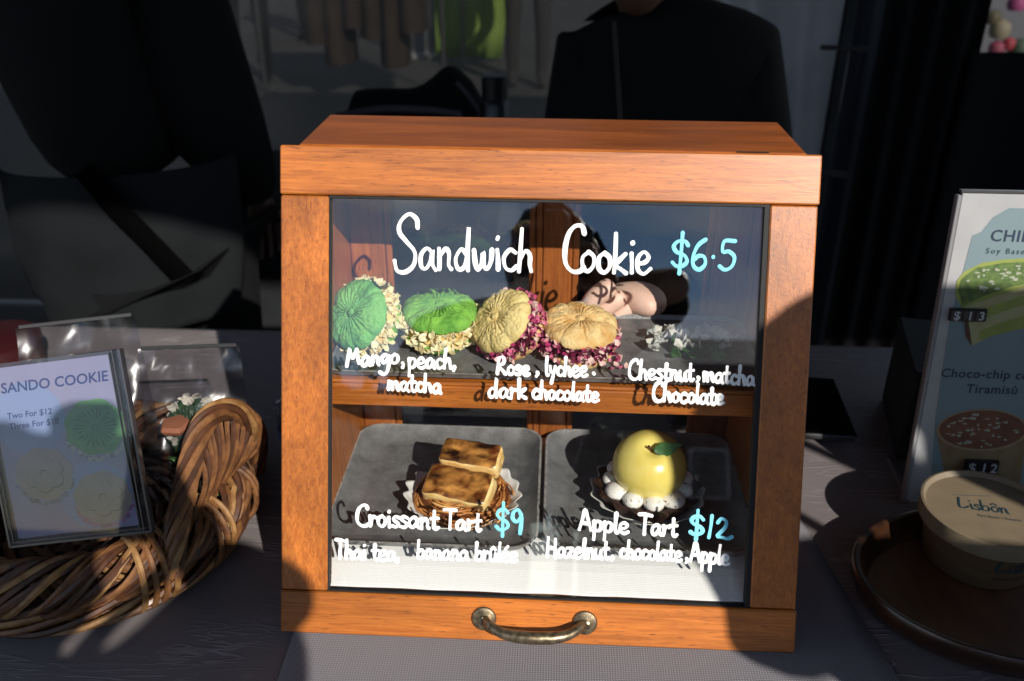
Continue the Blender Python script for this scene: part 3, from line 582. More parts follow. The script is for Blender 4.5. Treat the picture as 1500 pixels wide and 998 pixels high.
# ------------------------------------------------------------------ table, cloths
tb = empty('market_table', (0, .15, -.75), 'long folding table under the grey cloth', 'table')
TW = mat('white plastic table', (.5, .5, .5), .5)
obj('tabletop', MB().box((0, .19, -.022), (2.7, .80, .036), .004), TW, tb)
for x in (-1.2, 1.2):
    for y in (-.12, .50):
        obj('leg', MB().tube([(x, y, -.75), (x, y, -.04)], .014, 10), mat('grey steel', (.25, .25, .26), .4, metal=.8), tb, smooth=True)
cl = MB(); rows_ = []
ys = [(-.243, -.70), (-.238, -.4), (-.232, -.12), (-.224, -.02), (-.212, -.004)]+[(-.2+i*.02, 0) for i in range(40)]+[(.598, -.006), (.604, -.03), (.607, -.3)]
for y, z in ys:
    row = []
    for i in range(141):
        x = -1.37+2.74*i/140; p = Vector((x, y, z))
        if z < -.01: p.y += (.02*math.sin(x*17)+.01*math.sin(x*41))*min(1, -z*3)*(-1 if y < 0 else 1)
        elif z == 0: p.z += -.001+.0011*noise.noise(Vector((x*6+y*3, y*14, 0)))+.0006*math.sin((x*.35+y)*34+3*noise.noise(Vector((x*4, y*4, 5))))
        row.append(p)
    rows_.append(row)
cl.grid(rows_)
def hit(px, py, z):
    d = fw+rt2*((px-750)/1301)-up2*((py-499)/1301); return CAMP+d*((z-CAMP.z)/d.z)
obj('tablecloth', cl, CLOTH, smooth=True, label='mauve grey tablecloth with embossed wavy lines covering the table', cat='tablecloth', loc=(0, .19, 0), fix=False)
mm = MB(); rows_ = []
cn = [(-.213, .34), (-.206, -.225), (.330, -.225), (.245, .34)]
for j in range(30):
    v = j/29; rows_.append([Vector((cn[0][0]+(cn[1][0]-cn[0][0])*v+((cn[3][0]+(cn[2][0]-cn[3][0])*v)-(cn[0][0]+(cn[1][0]-cn[0][0])*v))*u/30, .34-.565*v, .0012+.0005*noise.noise(Vector((u*.4, v*9, 0))))) for u in range(31)])
mm.grid(rows_); mo = obj('woven_mat', mm, MATC, smooth=True, label='grey woven mat lying under the display cabinet', cat='mat', loc=(.03, .05, 0), fix=False)
q = mo.modifiers.new('solid', 'SOLIDIFY'); q.thickness = .0008; q.offset = 1

# ------------------------------------------------------------------ wicker basket, left
bk = empty('wicker_basket', (-.445, .125, 0), 'brown wicker basket with twisted rim and ear handle left of the cabinet', 'basket')
WK = [mat('honey wicker', (.20, .085, .026), .6, (.085, .03, .009), (70, 70, 70), bump=.4, bscale=(300, 300, 60), coat=.06), mat('dark brown wicker', (.085, .028, .009), .6, (.035, .012, .004), (60, 60, 60), bump=.4, bscale=(300, 300, 60), coat=.06),
      mat('pale straw wicker', (.30, .16, .055), .6, (.16, .07, .02), (80, 80, 80), bump=.4, bscale=(300, 300, 60), coat=.06)]
bc = Vector((-.445, .125, 0))
def ring_pt(a, R0, rm, ph, zc): return bc+Vector(((R0+rm*math.cos(ph))*math.cos(a)*1.02, (R0+rm*math.cos(ph))*math.sin(a), zc+rm*math.sin(ph)))
for j in range(22):            # thick twisted rim
    pts_ = [ring_pt(2*math.pi*i/150, .132, .0215+.002*math.sin(i*.31+j), 2*math.pi*j/22+2*math.pi*i/150*5+.25*math.sin(i*.17+j*2), .045) for i in range(150)]
    obj('wicker_rod', MB().tube(pts_, 0.0033+.0006*math.sin(j*2.1), 6, closed=True), WK[(0, 1, 0, 2, 1)[j % 5]], bk, smooth=True)
for j in range(10):             # foot strands, loosely twisted
    pts_ = [ring_pt(2*math.pi*i/150, .139, .0105, 2*math.pi*j/10+2*math.pi*i/150*3+.3*math.sin(i*.11+j), .0145) for i in range(150)]
    obj('wicker_rod', MB().tube(pts_, .0031, 6, closed=True), WK[(1, 0, 2)[j % 3]], bk, smooth=True)
for j in range(11):            # inner floor: concentric weave
    r = .012+.0105*j; pts_ = [bc+Vector((r*math.cos(2*math.pi*i/90), r*math.sin(2*math.pi*i/90), .011+.0035*math.sin(12*2*math.pi*i/90+math.pi*(j % 2)))) for i in range(90)]
    obj('wicker_rod', MB().tube(pts_, .0044, 6, closed=True), WK[j % 2], bk, smooth=True)
sp_ = MB()
for j in range(12):
    a = 2*math.pi*j/12; sp_.tube([bc+Vector((.005*math.cos(a), .005*math.sin(a), .011)), bc+Vector((.13*math.cos(a), .13*math.sin(a), .013))], .003, 6)
obj('spokes', sp_, WK[1], bk, smooth=True)
# ear handle: rope arch on the right side
A = [Vector(p) for p in ((-.322, .028, .035), (-.318, .050, .075), (-.312, .074, .112), (-.306, .098, .141), (-.298, .118, .149), (-.288, .140, .138), (-.281, .160, .108), (-.286, .176, .075), (-.296, .186, .04))]
ax_ = cr_spline(A, 9)
for j in range(8):
    pts_ = []
    for i, p in enumerate(ax_):
        t_ = (ax_[min(i+1, len(ax_)-1)]-ax_[max(i-1, 0)]).normalized(); a_ = t_.cross(Vector((1, .3, 0))).normalized(); b_ = t_.cross(a_); ph = 2*math.pi*j/8+i*.17
        pts_.append(p+(a_*math.cos(ph)+b_*math.sin(ph))*.0078)
    obj('wicker_rod', MB().tube(pts_, .0034, 6), WK[(0, 1, 0, 0, 2, 1, 0, 1)[j]], bk, smooth=True)
for j in range(15):             # fan of rods inside the ear
    q = j/14; s_ = Vector((-.319+.008*q, .066+.085*q, .052)); e_ = ax_[min(len(ax_)-1, int(len(ax_)*(.34+.50*q)))]
    obj('wicker_rod', MB().tube(cr_spline([s_, s_*.6+e_*.4+Vector((.014, .004*(1-q), .012)), e_+Vector((.002, 0, -.006))], 6), .0024, 6), WK[(0, 1, 0)[j % 3]], bk, smooth=True)
for k, a in enumerate((R(-48), R(-44.5), R(-41), R(-37.5), R(-20), R(-16.5), R(-13), R(8), R(11))):     # binding bands round the rim
    pts_ = [bc+Vector(((.132+.0285*math.cos(p_))*math.cos(a+.02*math.sin(p_))*1.02, (.132+.0285*math.cos(p_))*math.sin(a+.02*math.sin(p_)), .036+.034*math.sin(p_))) for p_ in [2*math.pi*i/26 for i in range(26)]]
    obj('binding', MB().tube(pts_, .0029, 6, closed=True), WK[2 if k % 3 == 0 else 0], bk, smooth=True)

# ------------------------------------------------------------------ printed frames
def frame(o, xh, yh):
    ex = Vector(xh).normalized(); ey = Vector(yh); ey = (ey-ex*ey.dot(ex)).normalized(); n_ = ex.cross(ey); O = Vector(o)
    M = Matrix((ex, ey, n_)).transposed(); return O, ex, ey, n_, M
def disc(mb, place, u, v, ru, rv, w_, n=40, lob=0, k=8, ph=0, mi=0, t=.0):
    P = [place(u+ru*(1+lob*math.cos(k*a+ph))*math.cos(a), v+rv*(1+lob*math.cos(k*a+ph))*math.sin(a), w_) for a in [2*math.pi*i/n for i in range(n)]]
    return mb.add(P, [tuple(range(n))], mi)
def polyf(mb, place, pts, w_, mi=0):
    vs = [place(x, y, w_) for x, y in pts]; return mb.add(vs, [tuple(t) for t in tessellate_polygon([[Vector((x, y, 0)) for x, y in pts]])], mi)
# SANDO COOKIE sign, leaning in the basket
O, ex, ey, en, MM = frame((-.449, .0135, .073), (.125, .006, .018), (-.004, .056, .154)); SW, SH = .1265, .157
def ps(u, v, w_=0): return O+ex*u+ey*v+en*w_
sg = empty('cookie_sign', O, 'clear acrylic sign reading SANDO COOKIE with three printed cookies, leaning in the basket', 'sign')
def sbox(u0, u1, v0, v1, w0, w1, P_=ps, M_=MM): return MB().box(P_((u0+u1)/2, (v0+v1)/2, (w0+w1)/2), (u1-u0, v1-v0, w1-w0), .0006, M_)
PAPER = mat('lavender white card', (.30, .29, .41), .6, (.27, .265, .38), (20, 20, 20))
obj('card', sbox(.0075, SW-.012, .0065, SH-.0035, -.0012, -.0006), PAPER, sg)
obj('front_pane', sbox(0, SW, 0, SH, .0006, .0024), ACRYL, sg); obj('back_pane', sbox(0, SW, 0, SH, -.004, -.0016), ACRYL, sg)
EDG = mat('dark acrylic edge', (.045, .043, .05), .15, spec=.9); e_ = MB()
for (a, b, c, d) in ((.0, .0018, 0, SH), (SW-.0018, SW, 0, SH), (.0, SW, 0, .0018), (SW-.0075, SW-.0065, 0, SH), (SW-.0105, SW-.0098, .003, SH-.002), (.0045, .0052, .004, SH), (.003, SW-.004, .0042, .0048)):
    e_.box(ps((a+b)/2, (c+d)/2, -.0006), (b-a, d-c, .0068), 0, MM)
obj('edge', e_, EDG, sg)
PB = mat('pale blue print', (.23, .30, .47), .6); NAV = mat('navy print', (.028, .045, .16), .6)
q = MB(); disc(q, ps, .037, .108, .031, .031, -.0004); disc(q, ps, .082, .037, .0315, .029, -.00042, mi=0); obj('printed_circles', q, PB, sg, fix=False)
for t_, u, v, s_, bo in (('SANDO COOKIE', .0175, .1320, .0122, .0002), ('Two For $12', .0185, .1100, .0072, .0001), ('Three For $18', .0185, .1010, .0072, .0001)):
    q, wd = text_mb(t_, s_, lambda x, y, z, u=u, v=v: ps(u+x*1.02+y*.12, v+y, z-.0003), bold=bo); obj('lettering', q, NAV, sg, fix=False)
def printed_cookie(par, P_, u, v, r, cols, seed, rose=True):
    rd = random.Random(seed); q = MB(); N = 60
    for i in range(46):       # fringe of flakes
        a = rd.uniform(3.3, 6.1); rr_ = r*rd.uniform(.90, 1.02); disc(q, P_, u+rr_*math.cos(a), v-r*.10+rr_*math.sin(a)*.95, r*.09, r*.07, -.00032+.000001*i, 6, mi=rd.choice([2, 2, 3]))
    disc(q, P_, u, v, r, r*.90, -.00026, N, .035, 8, seed, 0)
    if rose:
        for i in range(24):
            a = 2*math.pi*i/24+rd.uniform(-.05, .05); l = r*rd.uniform(.55, .74); da = .045
            polyf(q, P_, [(u+r*.14*math.cos(a), v+r*.14*math.sin(a)), (u+l*math.cos(a-da), v+l*.9*math.sin(a-da)), (u+l*1.05*math.cos(a), v+l*.95*math.sin(a)), (u+l*math.cos(a+da), v+l*.9*math.sin(a+da))], -.00021, 1)
        disc(q, P_, u, v, r*.12, r*.11, -.00019, 16, mi=1); disc(q, P_, u, v, r*.08, r*.08, -.00017, 16, mi=0)
    else:
        for i in range(6):
            a = 2*math.pi*i/6+.4; cu, cv = u+r*.42*math.cos(a), v+r*.38*math.sin(a)
            disc(q, P_, cu+.0004, cv-.0006, r*.31, r*.27, -.00022+i*.000004, 20, mi=1); disc(q, P_, cu, cv, r*.29, r*.25, -.00021+i*.000004, 20, mi=0)
    obj('printed_cookie', q, cols, par, fix=False)
printed_cookie(sg, ps, .0925, .0945, .0265, [mat('printed green', (.13, .34, .11), .6, (.08, .25, .08), (90, 90, 90)), mat('printed dark green', (.02, .09, .025), .6), mat('printed ivory', (.42, .42, .38), .6), mat('printed grey', (.16, .17, .18), .6)], 3)
printed_cookie(sg, ps, .0410, .0600, .0250, [mat('printed cream', (.36, .30, .24), .6, (.30, .25, .21), (90, 90, 90)), mat('printed cream shade', (.12, .095, .08), .6), mat('printed blue grey', (.17, .18, .26), .6), mat('printed slate', (.08, .09, .14), .6)], 5, False)
printed_cookie(sg, ps, .0880, .0340, .0250, [MATS['printed cream'], MATS['printed cream shade'], mat('printed rose', (.38, .16, .26), .6), mat('printed mauve', (.22, .10, .18), .6)], 8, False)
# cellophane bags of cookies behind the sign
def bag_(name, label, cx, cy, z0, w_, h, lean, yaw, fillc, seed):
    t = empty(name, (cx, cy, z0), label, 'bag'); t.rotation_euler = (R(-lean), 0, R(yaw)); rows_ = []; rd = random.Random(seed)
    for sgn in (-1, 1):
        rows_ = []
        for j in range(15):
            v = j/14; th = .026*math.sin(math.pi*min(v/.62, 1))**.8 if v < .62 else .0; rows_.append([Vector((w_*(u-.5)*(1-.10*v), sgn*(th*math.sin(math.pi*u)**.6+.0006)+noise.noise(Vector((u*5+seed, v*7, 0)))*.012, h*v)) for u in [i/14 for i in range(15)]])
        obj('wrapper', MB().grid(rows_), BAGP, t, smooth=True, world=False, fix=False)
    obj('seal', MB().box((0, 0, h+.001), (w_*.85, .0015, .004), .0008), mat('milky plastic seal', (.03, .03, .032), .4), t, world=False)
    c_ = cookie_half(.030, .011, seed); M = Matrix.Rotation(R(80), 3, 'X'); o = obj('cookie', MB().add([M @ v+Vector((0, -.004, .052)) for v in c_.v], c_.f), fillc[0], t, smooth=True, world=False)
    f_ = MB(); flakes(f_, 90, .026, .008, .005, [0, 1], seed); obj('flakes', MB().add([M @ v+Vector((0, -.006, .058)) for v in f_.v], f_.f, 0), fillc[1], t, world=False, kind='stuff', fix=False)
bag_('cookie_bag', 'clear bag with white topped green cookie standing between sign and basket handle', -.335, .150, .055, .105, .132, 12, 8, [mat('dark green icing', (.012, .035, .012), .5), mat('white chocolate flake', (.30, .28, .24), .6)], 4)
bag_('cookie_bag', 'clear bag with blue printed corner standing behind the SANDO COOKIE sign', -.445, .165, .052, .12, .150, 14, 20, [mat('printed cream', (.4, .3, .2)), mat('white chocolate flake', (.5, .45, .38), .6)], 6)
# inside of bag: brown slice seen above the green
sc_ = MB(); sc_.lathe([(0, 0), (.012, 0), (.014, .004), (.012, .008), (0, .009)], (-.346, .136, .118), 20, rf=lambda a, z: 1+.1*math.sin(5*a)); obj('biscuit', sc_, mat('reddish biscuit', (.20, .07, .035), .7), smooth=True, label='small reddish biscuit lying on top of the bagged green cookie', cat='biscuit', loc=(-.346, .136, .118))
fl_ = MB(); rd = random.Random(2)
for (x, y, z) in ((-.322, .118, .108), (-.326, .112, .098), (-.318, .121, .092)):
    for k in range(5):
        a = 2*math.pi*k/5; fl_.add([Vector((x, y, z)), Vector((x+.008*math.cos(a-.4), y-.002, z+.008*math.sin(a-.4))), Vector((x+.012*math.cos(a), y-.001, z+.012*math.sin(a))), Vector((x+.008*math.cos(a+.4), y-.002, z+.008*math.sin(a+.4)))], [(0, 1, 2, 3)])
for k in range(7):
    a = rd.uniform(0, 6.3); x, y, z = -.330+rd.uniform(-.02, .014), .126, .078+rd.uniform(-.02, .02); fl_.add([Vector((x, y, z)), Vector((x+.007*math.cos(a-.6), y-.006, z+.012*math.sin(a-.4))), Vector((x+.02*math.cos(a), y-.004, z+.022*math.sin(a))), Vector((x+.008*math.cos(a+.6), y-.003, z+.012*math.sin(a+.4)))], [(0, 1, 2, 3)], 1)
o = obj('flower_sprig', fl_, [mat('ivory petal', (.5, .46, .34), .6), LEAF], label='small ivory flowers and green leaves tucked beside the basket handle', cat='flowers', loc=(-.325, .125, .08), fix=False); o.modifiers.new('solid', 'SOLIDIFY').thickness = .0005
# red tin and blue packet at the far left edge
rt_ = empty('red_tin', (-.69, .43, 0), 'red tin half cut off at the left edge behind the bags', 'tin')
obj('tin_body', MB().lathe([(0, 0), (.055, 0), (.055, .055), (0, .055)], (-.715, .43, -.012), 32), mat('red tin paint', (.035, .002, .003), .5), rt_, smooth=True); obj('lid', MB().lathe([(0, .055), (.057, .055), (.057, .067), (.05, .070), (0, .070)], (-.715, .43, -.012), 32), mat('dark red tin lid', (.03, .002, .003), .5), rt_, smooth=True)
# small clear cup with blue label beside the cabinet's left edge
cpt = empty('plastic_cup', (-.272, .262, 0), 'small clear plastic cup with blue label half hidden by cabinet left side', 'cup')
obj('cup_body', MB().lathe([(0, .001), (.026, .001), (.031, .070), (.032, .073), (.0295, .070), (.0245, .004), (0, .004)], (-.262, .262, 0), 32), ACRYL, cpt, smooth=True)
obj('cup_label', MB().lathe([(.0285, .022), (.0302, .048)], (-.262, .262, 0), 32), mat('blue cup label', (.03, .08, .26), .5), cpt, smooth=True)

# ------------------------------------------------------------------ right side: menu board
O2, e2x, e2y, e2n, M2 = frame((.388, .222, 0), (1, 0, 0), (0, .0395, .322))
def pm(u, v, w_=0): return O2+e2x*u+e2y*v+e2n*w_
BW, BH = .235, .3285
mn = empty('menu_board', O2, 'white and pale blue menu board with cake pictures at the right edge', 'menu board')
obj('board', sbox(0, BW, 0, BH, -.004, 0, pm, M2), mat('white menu card', (.34, .34, .345), .5, (.31, .31, .315), (30, 30, 30)), mn)
obj('board_edge', sbox(-.0042, -.0006, -.0, BH-.002, -.007, .001, pm, M2), mat('light plastic edge', (.20, .20, .205), .4), mn); obj('top_edge', sbox(-.002, BW, BH+.0004, BH+.0030, -.006, .0012, pm, M2), mat('grey clamp strip', (.05, .05, .052), .35), mn)
obj('back_strut', sbox(.06, .16, .01, BH*.85, -.0052, -.0042, pm, M2), MATS['light plastic edge'], mn)
q = MB(); pb_ = [(.032, BH-.022), (.045, BH-.013), (BW, BH-.013), (BW, .004), (.024, .004), (.014, .10), (.010, .20), (.016, BH-.040), (.024, BH-.036)]
polyf(q, pm, pb_, .0003); obj('blue_panel', q, mat('pale blue menu print', (.155, .215, .235), .55, (.14, .195, .215), (10, 10, 10)), mn, fix=False)
NV2 = mat('dark navy menu print', (.012, .025, .055), .5)
def mpx(px, py):      # board coordinates of a point of the print, from its bearing
    d = fw+rt2*((px-750)/1301)-up2*((py-499)/1301); p = CAMP+d*((O2-CAMP).dot(e2n)/d.dot(e2n))-O2; return p.dot(e2x), p.dot(e2y)
for t_, px, py, s_, bo, spc in (('CHILLED', 1449, 353, .0158, .00018, 1.1), ('Soy Based Cream', 1443, 371, .0076, .00002, 1.35), ('Choco-chip cookie', 1377, 552, .0134, .0002, 1.08), ('Tiramisù', 1414, 575, .0134, .0002, 1.08)):
    u, v = mpx(px, py); q, wd = text_mb(t_, s_, lambda x, y, z, u=u, v=v: pm(u+x, v+y, z+.0005), bold=bo, spacing=spc); obj('lettering', q, NV2, mn, fix=False)
CK = [mat('printed pistachio', (.10, .16, .035), .6, (.05, .09, .02), (200, 200, 200)), mat('printed lime cream', (.23, .27, .06), .6, (.20, .24, .05), (60, 60, 60)), mat('printed vanilla', (.32, .31, .16), .6, (.28, .26, .12), (70, 70, 70)), mat('printed pale flake', (.30, .32, .24), .6), mat('printed brown', (.06, .025, .012), .6), mat('printed bowl side', (.22, .15, .075), .6, (.17, .11, .05), (50, 50, 50)), mat('printed cocoa', (.17, .065, .035), .6, (.11, .04, .022), (60, 60, 60)), mat('printed bowl rim', (.27, .20, .11), .6)]
def P2(l): return [mpx(*p) for p in l]
q = MB()
polyf(q, pm, P2([(1399, 432), (1401, 412), (1412, 398), (1438, 385), (1470, 380), (1540, 376), (1540, 425), (1500, 428), (1450, 440), (1412, 458)]), .0005, 1)
polyf(q, pm, P2([(1403, 425), (1408, 408), (1430, 392), (1470, 385), (1540, 382), (1540, 408), (1480, 420), (1440, 434), (1410, 448)]), .0007, 0)
polyf(q, pm, P2([(1410, 450), (1440, 440), (1500, 420), (1540, 412), (1540, 470), (1500, 478), (1450, 492), (1424, 506), (1416, 480)]), .0009, 2)
polyf(q, pm, P2([(1416, 462), (1446, 450), (1500, 432), (1540, 426), (1540, 440), (1500, 446), (1450, 463), (1420, 474)]), .0010, 1)
polyf(q, pm, P2([(1432, 486), (1460, 474), (1500, 462), (1540, 454), (1540, 470), (1500, 480), (1460, 490), (1434, 498)]), .0010, 1)
polyf(q, pm, P2([(1410, 452), (1416, 456), (1421, 490), (1423, 506), (1414, 492)]), .0011, 4)
rd = random.Random(4)
for i in range(60):
    px, py = rd.uniform(1412, 1530), rd.uniform(388, 425); 
    if py < 392+(1450-px)*.35 or py > 446-(px-1405)*.30: continue
    u, v = mpx(px, py); disc(q, pm, u, v, rd.uniform(.0012, .0032), rd.uniform(.0008, .0018), .0009+i*.000002, 6, .3, 3, i, 3)
obj('cake_picture', q, CK, mn, fix=False)
q = MB(); cu_, cv_ = mpx(1438, 630); ru = (mpx(1505, 630)[0]-mpx(1371, 630)[0])/2; rv = ru*.52
polyf(q, pm, P2([(1371, 632), (1505, 632), (1492, 720), (1388, 716)]), .0005, 5); disc(q, pm, cu_, cv_-.0015, ru, rv*.98, .0006, 48, mi=5); disc(q, pm, cu_, cv_, ru, rv, .0008, 48, mi=7); disc(q, pm, cu_, cv_+.0006, ru*.945, rv*.92, .0010, 48, mi=6)
for i in range(46):
    a = rd.uniform(0, 6.3); r = math.sqrt(rd.random())*.8; disc(q, pm, cu_+ru*r*math.cos(a), cv_+rv*r*math.sin(a), rd.uniform(.001, .0034), rd.uniform(.0007, .0018), .0012+i*.000002, 6, .35, 3, i, 3)
obj('tiramisu_picture', q, CK, mn, fix=False)
def ptag(txt, px0, py0, px1, py1, label):
    a = mpx(px0, py0); b = mpx(px1, py1); cx = (a[0]+b[0])/2; cy = (a[1]+b[1])/2; wd = b[0]-a[0]; ht = a[1]-b[1]; t = obj('price_tag', sbox(a[0], b[0], b[1], a[1], .0012, .0062, pm, M2), mat('black tag plastic', (.010, .010, .012), .35), mn, label=label)
    n_ = len(txt)
    for i, ch in enumerate(txt):
        cxi = a[0]+wd*(i+.5)/n_; obj('tag_tile', sbox(cxi-wd/n_*.46, cxi+wd/n_*.46, b[1]+ht*.06, a[1]-ht*.06, .0062, .0070, pm, M2), mat('black tile', (.014, .014, .018), .3), t)
        q, w_ = text_mb(ch, ht*.98, lambda x, y, z: pm(cxi+x, cy-ht*.34+y, z+.0073), bold=.0002); sh_ = w_/2; q.v = [v-e2x*sh_ for v in q.v]; obj('lettering', q, mat('white tag numerals', (.42, .42, .44), .5), t, fix=False)
ptag('$13', 1390, 450, 1440, 469, 'black tag reading $13'); ptag('$12', 1413, 671, 1457, 691, 'black tag reading $12')
# round wooden tray
tr = empty('wooden_tray', (.425, .072, 0), 'dark glossy wooden oval tray in front of the menu board', 'tray')
DWD = mat('dark glossy walnut', (.045, .016, .006), .35, (.02, .007, .003), (60, 14, 60), coat=.4, bump=.1); DWM = mat('walnut tray floor', (.095, .036, .014), .5, (.05, .018, .007), (90, 16, 60), (.3, .65), 5, coat=.15)
def el(r, z, n=96): return [Vector((.425+(.139-r)*math.cos(2*math.pi*i/n), .072+(.103-r)*math.sin(2*math.pi*i/n), z)) for i in range(n)]
rows_ = [el(r, z) for r, z in ((.020, .0005), (.014, .001), (.006, .008), (.001, .020), (.0, .029), (.0016, .0315), (.0045, .0322), (.0075, .0308), (.0095, .024), (.013, .014), (.018, .0095))]
b = MB().grid(rows_, True); b.add(rows_[0], [tuple(range(96))]); obj('tray_rim', b, DWD, tr, smooth=True)
b = MB().grid([el(.018, .0095), el(.022, .009)], True); b.add(el(.022, .009), [tuple(range(96))]); obj('tray_floor', b, DWM, tr, smooth=True)
# paper bowl with lid
BC = Vector((.419, .127, .0092))
bw = empty('paper_bowl', BC, 'brown kraft paper bowl with printed script lid standing on the wooden tray', 'bowl')
KR = mat('kraft paper', (.10, .058, .028), .6, (.08, .046, .022), (25, 25, 120), bump=.15, bscale=(300, 300, 300)); KL = mat('pale kraft lid', (.17, .13, .083), .55, (.15, .115, .072), (60, 60, 60), bump=.1, bscale=(400, 400, 400))
obj('bowl_body', MB().lathe([(0, .002), (.0455, .002), (.0462, 0), (.0475, .001), (.0555, .050), (.0562, .052), (.054, .050), (.0455, .004), (0, .004)], BC, 64), KR, bw, smooth=True)
lid = obj('lid', MB().lathe([(.0575, .042), (.0592, .0425), (.0600, .0555), (.0596, .0580), (.0575, .0585), (.0560, .0570), (.0550, .0545), (.0545, .0540), (0, .0542)], BC, 64), KL, bw, smooth=True)
TEAL = mat('teal print', (.008, .030, .042), .5)
def bowl_top(u, v, w_=0): a = R(-9); return BC+Vector((u*math.cos(a)-v*math.sin(a), u*math.sin(a)+v*math.cos(a), .0545+w_))
def on_side(u, v, w_=0):
    a = R(-87)+u/.052; r = .0475+(v)*.16+.0004+w_; return BC+Vector((r*math.cos(a), r*math.sin(a), v))
q = MB(); a_ = R(-9); stroke_text(q, 'Lisbôn', bowl_top(-.026, -.002), Vector((math.cos(a_), math.sin(a_), 0)), Vector((-math.sin(a_), math.cos(a_), 0)), Vector((0, 0, 1)), .044, .0165, .00085, seed=2, lift=.0001); obj('lettering', q, TEAL, lid)
q = MB(); q.box(bowl_top(-.0105, .0205, .0001), (.036, .0004, .0002), 0); obj('printed_line', q, TEAL, lid)
q, wd = text_mb('Plant Based + Desserts', .0052, lambda x, y, z: bowl_top(-.0120+x*.76, -.0125+y, z+.0001)); obj('lettering', q, TEAL, lid, fix=False)
q = MB(); stroke_text(q, 'Lisbôn', Vector((-.012, .024, 0)), Vector((1, 0, 0)), Vector((0, 1, 0)), Vector((0, 0, 1)), .046, .018, .0009, seed=2, lift=.0001); q.v = [on_side(v.x, v.y, v.z) for v in q.v]; obj('lettering', q, TEAL, bw)
q, wd = text_mb('Plant Based + Desserts', .0055, lambda x, y, z: Vector((x*.76-.012, .014+y, z+.0001))); q.v = [on_side(v.x, v.y, v.z) for v in q.v]; obj('lettering', q, TEAL, bw, fix=False)
# closed tablet and dark speaker-like box
tbt = empty('tablet', (.30, .40, 0), 'flat black tablet lying beside the cabinet on the right', 'tablet'); M_ = Matrix.Rotation(R(-4), 3, 'Z')
obj('tablet_body', MB().box((.262, .402, .0085), (.215, .135, .008), .002, M_), mat('grey aluminium', (.12, .12, .125), .35, metal=.7), tbt); obj('screen', MB().box((.262, .402, .0137), (.217, .137, .0018), .0008, M_), mat('black glossy screen', (.004, .004, .005), .12), tbt)
bxx = empty('dark_box', (.49, .36, 0), 'plain black box standing behind the left edge of the menu board', 'box'); DK = mat('matt black card', (.004, .004, .0045), .85)
obj('box_body', MB().box((.490, .355, .052), (.150, .145, .104), .003, Matrix.Rotation(R(-12), 3, 'Z')), DK, bxx); obj('box_lid', MB().box((.490, .355, .110), (.154, .149, .010), .003, Matrix.Rotation(R(-12), 3, 'Z')), DK, bxx)
ah = empty('acrylic_holder', (.395, .262, 0), 'clear acrylic holder edge standing between black box and menu board', 'holder')
obj('holder_panel', MB().box((.40, .275, .016), (.002, .085, .030), .0004, Matrix.Rotation(R(8), 3, 'Z')), ACRYL, ah); obj('holder_foot', MB().box((.392, .258, .0018), (.003, .086, .002), .0004, Matrix.Rotation(R(-4), 3, 'Z')), mat('frosted edge', (.16, .16, .155), .4), ah)

# ------------------------------------------------------------------ behind the table
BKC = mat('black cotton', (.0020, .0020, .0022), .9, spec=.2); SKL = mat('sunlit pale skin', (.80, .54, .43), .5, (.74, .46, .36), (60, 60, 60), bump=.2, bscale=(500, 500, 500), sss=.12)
DGR = mat('charcoal fabric', (.020, .022, .024), .9, (.012, .013, .015), (12, 12, 12), bump=.3, spec=.2); BKP = mat('black plastic', (.006, .006, .007), .4)
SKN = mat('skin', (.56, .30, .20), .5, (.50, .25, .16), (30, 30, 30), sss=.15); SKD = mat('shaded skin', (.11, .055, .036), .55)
bt = empty('back_table', (0, 1.33, -.75), 'dark covered work table behind the vendors', 'table')
obj('cloth_cover', MB().box((-.10, 1.42, -.38), (1.30, .42, .74), .01), DGR, bt)
# white containers right behind the cabinet
def container(name, label, x, y, sx, sy, h, m):
    t = empty(name, (x, y, 0), label, 'container', 'white containers behind the cabinet')
    obj('container_body', MB().box((x, y, h*.42+.0006), (sx, sy, h*.84), .006), m, t); obj('container_lid', MB().box((x, y, h*.92+.0006), (sx+.006, sy+.006, h*.14), .004), m, t)
MINT = mat('pale mint plastic', (.42, .50, .44), .5)
container('food_container', 'pale mint lidded container behind the left rear window', -.178, .42, .085, .10, .036, MINT); container('food_container', 'wider pale mint lidded container beside the cabinet centre post', -.062, .42, .105, .10, .036, MINT)
# black crate at left
cr_ = empty('black_crate', (-.72, .80, -.75), 'tall black crate standing behind the table at left', 'crate')
obj('crate_body', MB().box((-.745, .80, -.475), (.40, .26, .55), .008), BKP, cr_)
for i in range(4): obj('crate_slat', MB().box((-.745+(-.15+i*.10), .668, -.30), (.012, .006, .18), .001), DGR, cr_)
obj('crate_lip', MB().box((-.745, .80, -.190), (.42, .28, .022), .006), BKP, cr_)
# bag and black bottle on the back table
bg_ = empty('black_bag', (-.31, 1.38, -.01), 'black padded bag with pink grey lining on the back table', 'bag')
rows_ = []
for j in range(13):
    v = j/12; row = []
    for i in range(49):
        u = i/48; x = -.47+.34*u; hump = .158+.012*math.sin(math.pi*min(1, u*1.6))+.062*math.exp(-((u-.72)/.16)**2)-.16*max(0, u-.86)*4*.5-.09*max(0, .10-u)*8
        row.append(Vector((x, 1.30+.20*v, max(.0, (hump+.02))*(math.sin(math.pi*(.08+.84*v))**.45))))
    rows_.append(row)
b = MB().grid(rows_); b.add([Vector((-.47, 1.30, -.009)), Vector((-.13, 1.30, -.009)), Vector((-.13, 1.50, -.009)), Vector((-.47, 1.50, -.009))], [(0, 1, 2, 3)])
b.grid([[Vector((-.47+.34*i/48, 1.30, -.009)) for i in range(49)], rows_[0]]); b.grid([[Vector((-.47+.34*i/48, 1.50, -.009)) for i in range(49)], rows_[-1]])
obj('bag_body', b, BKC, bg_, smooth=True)
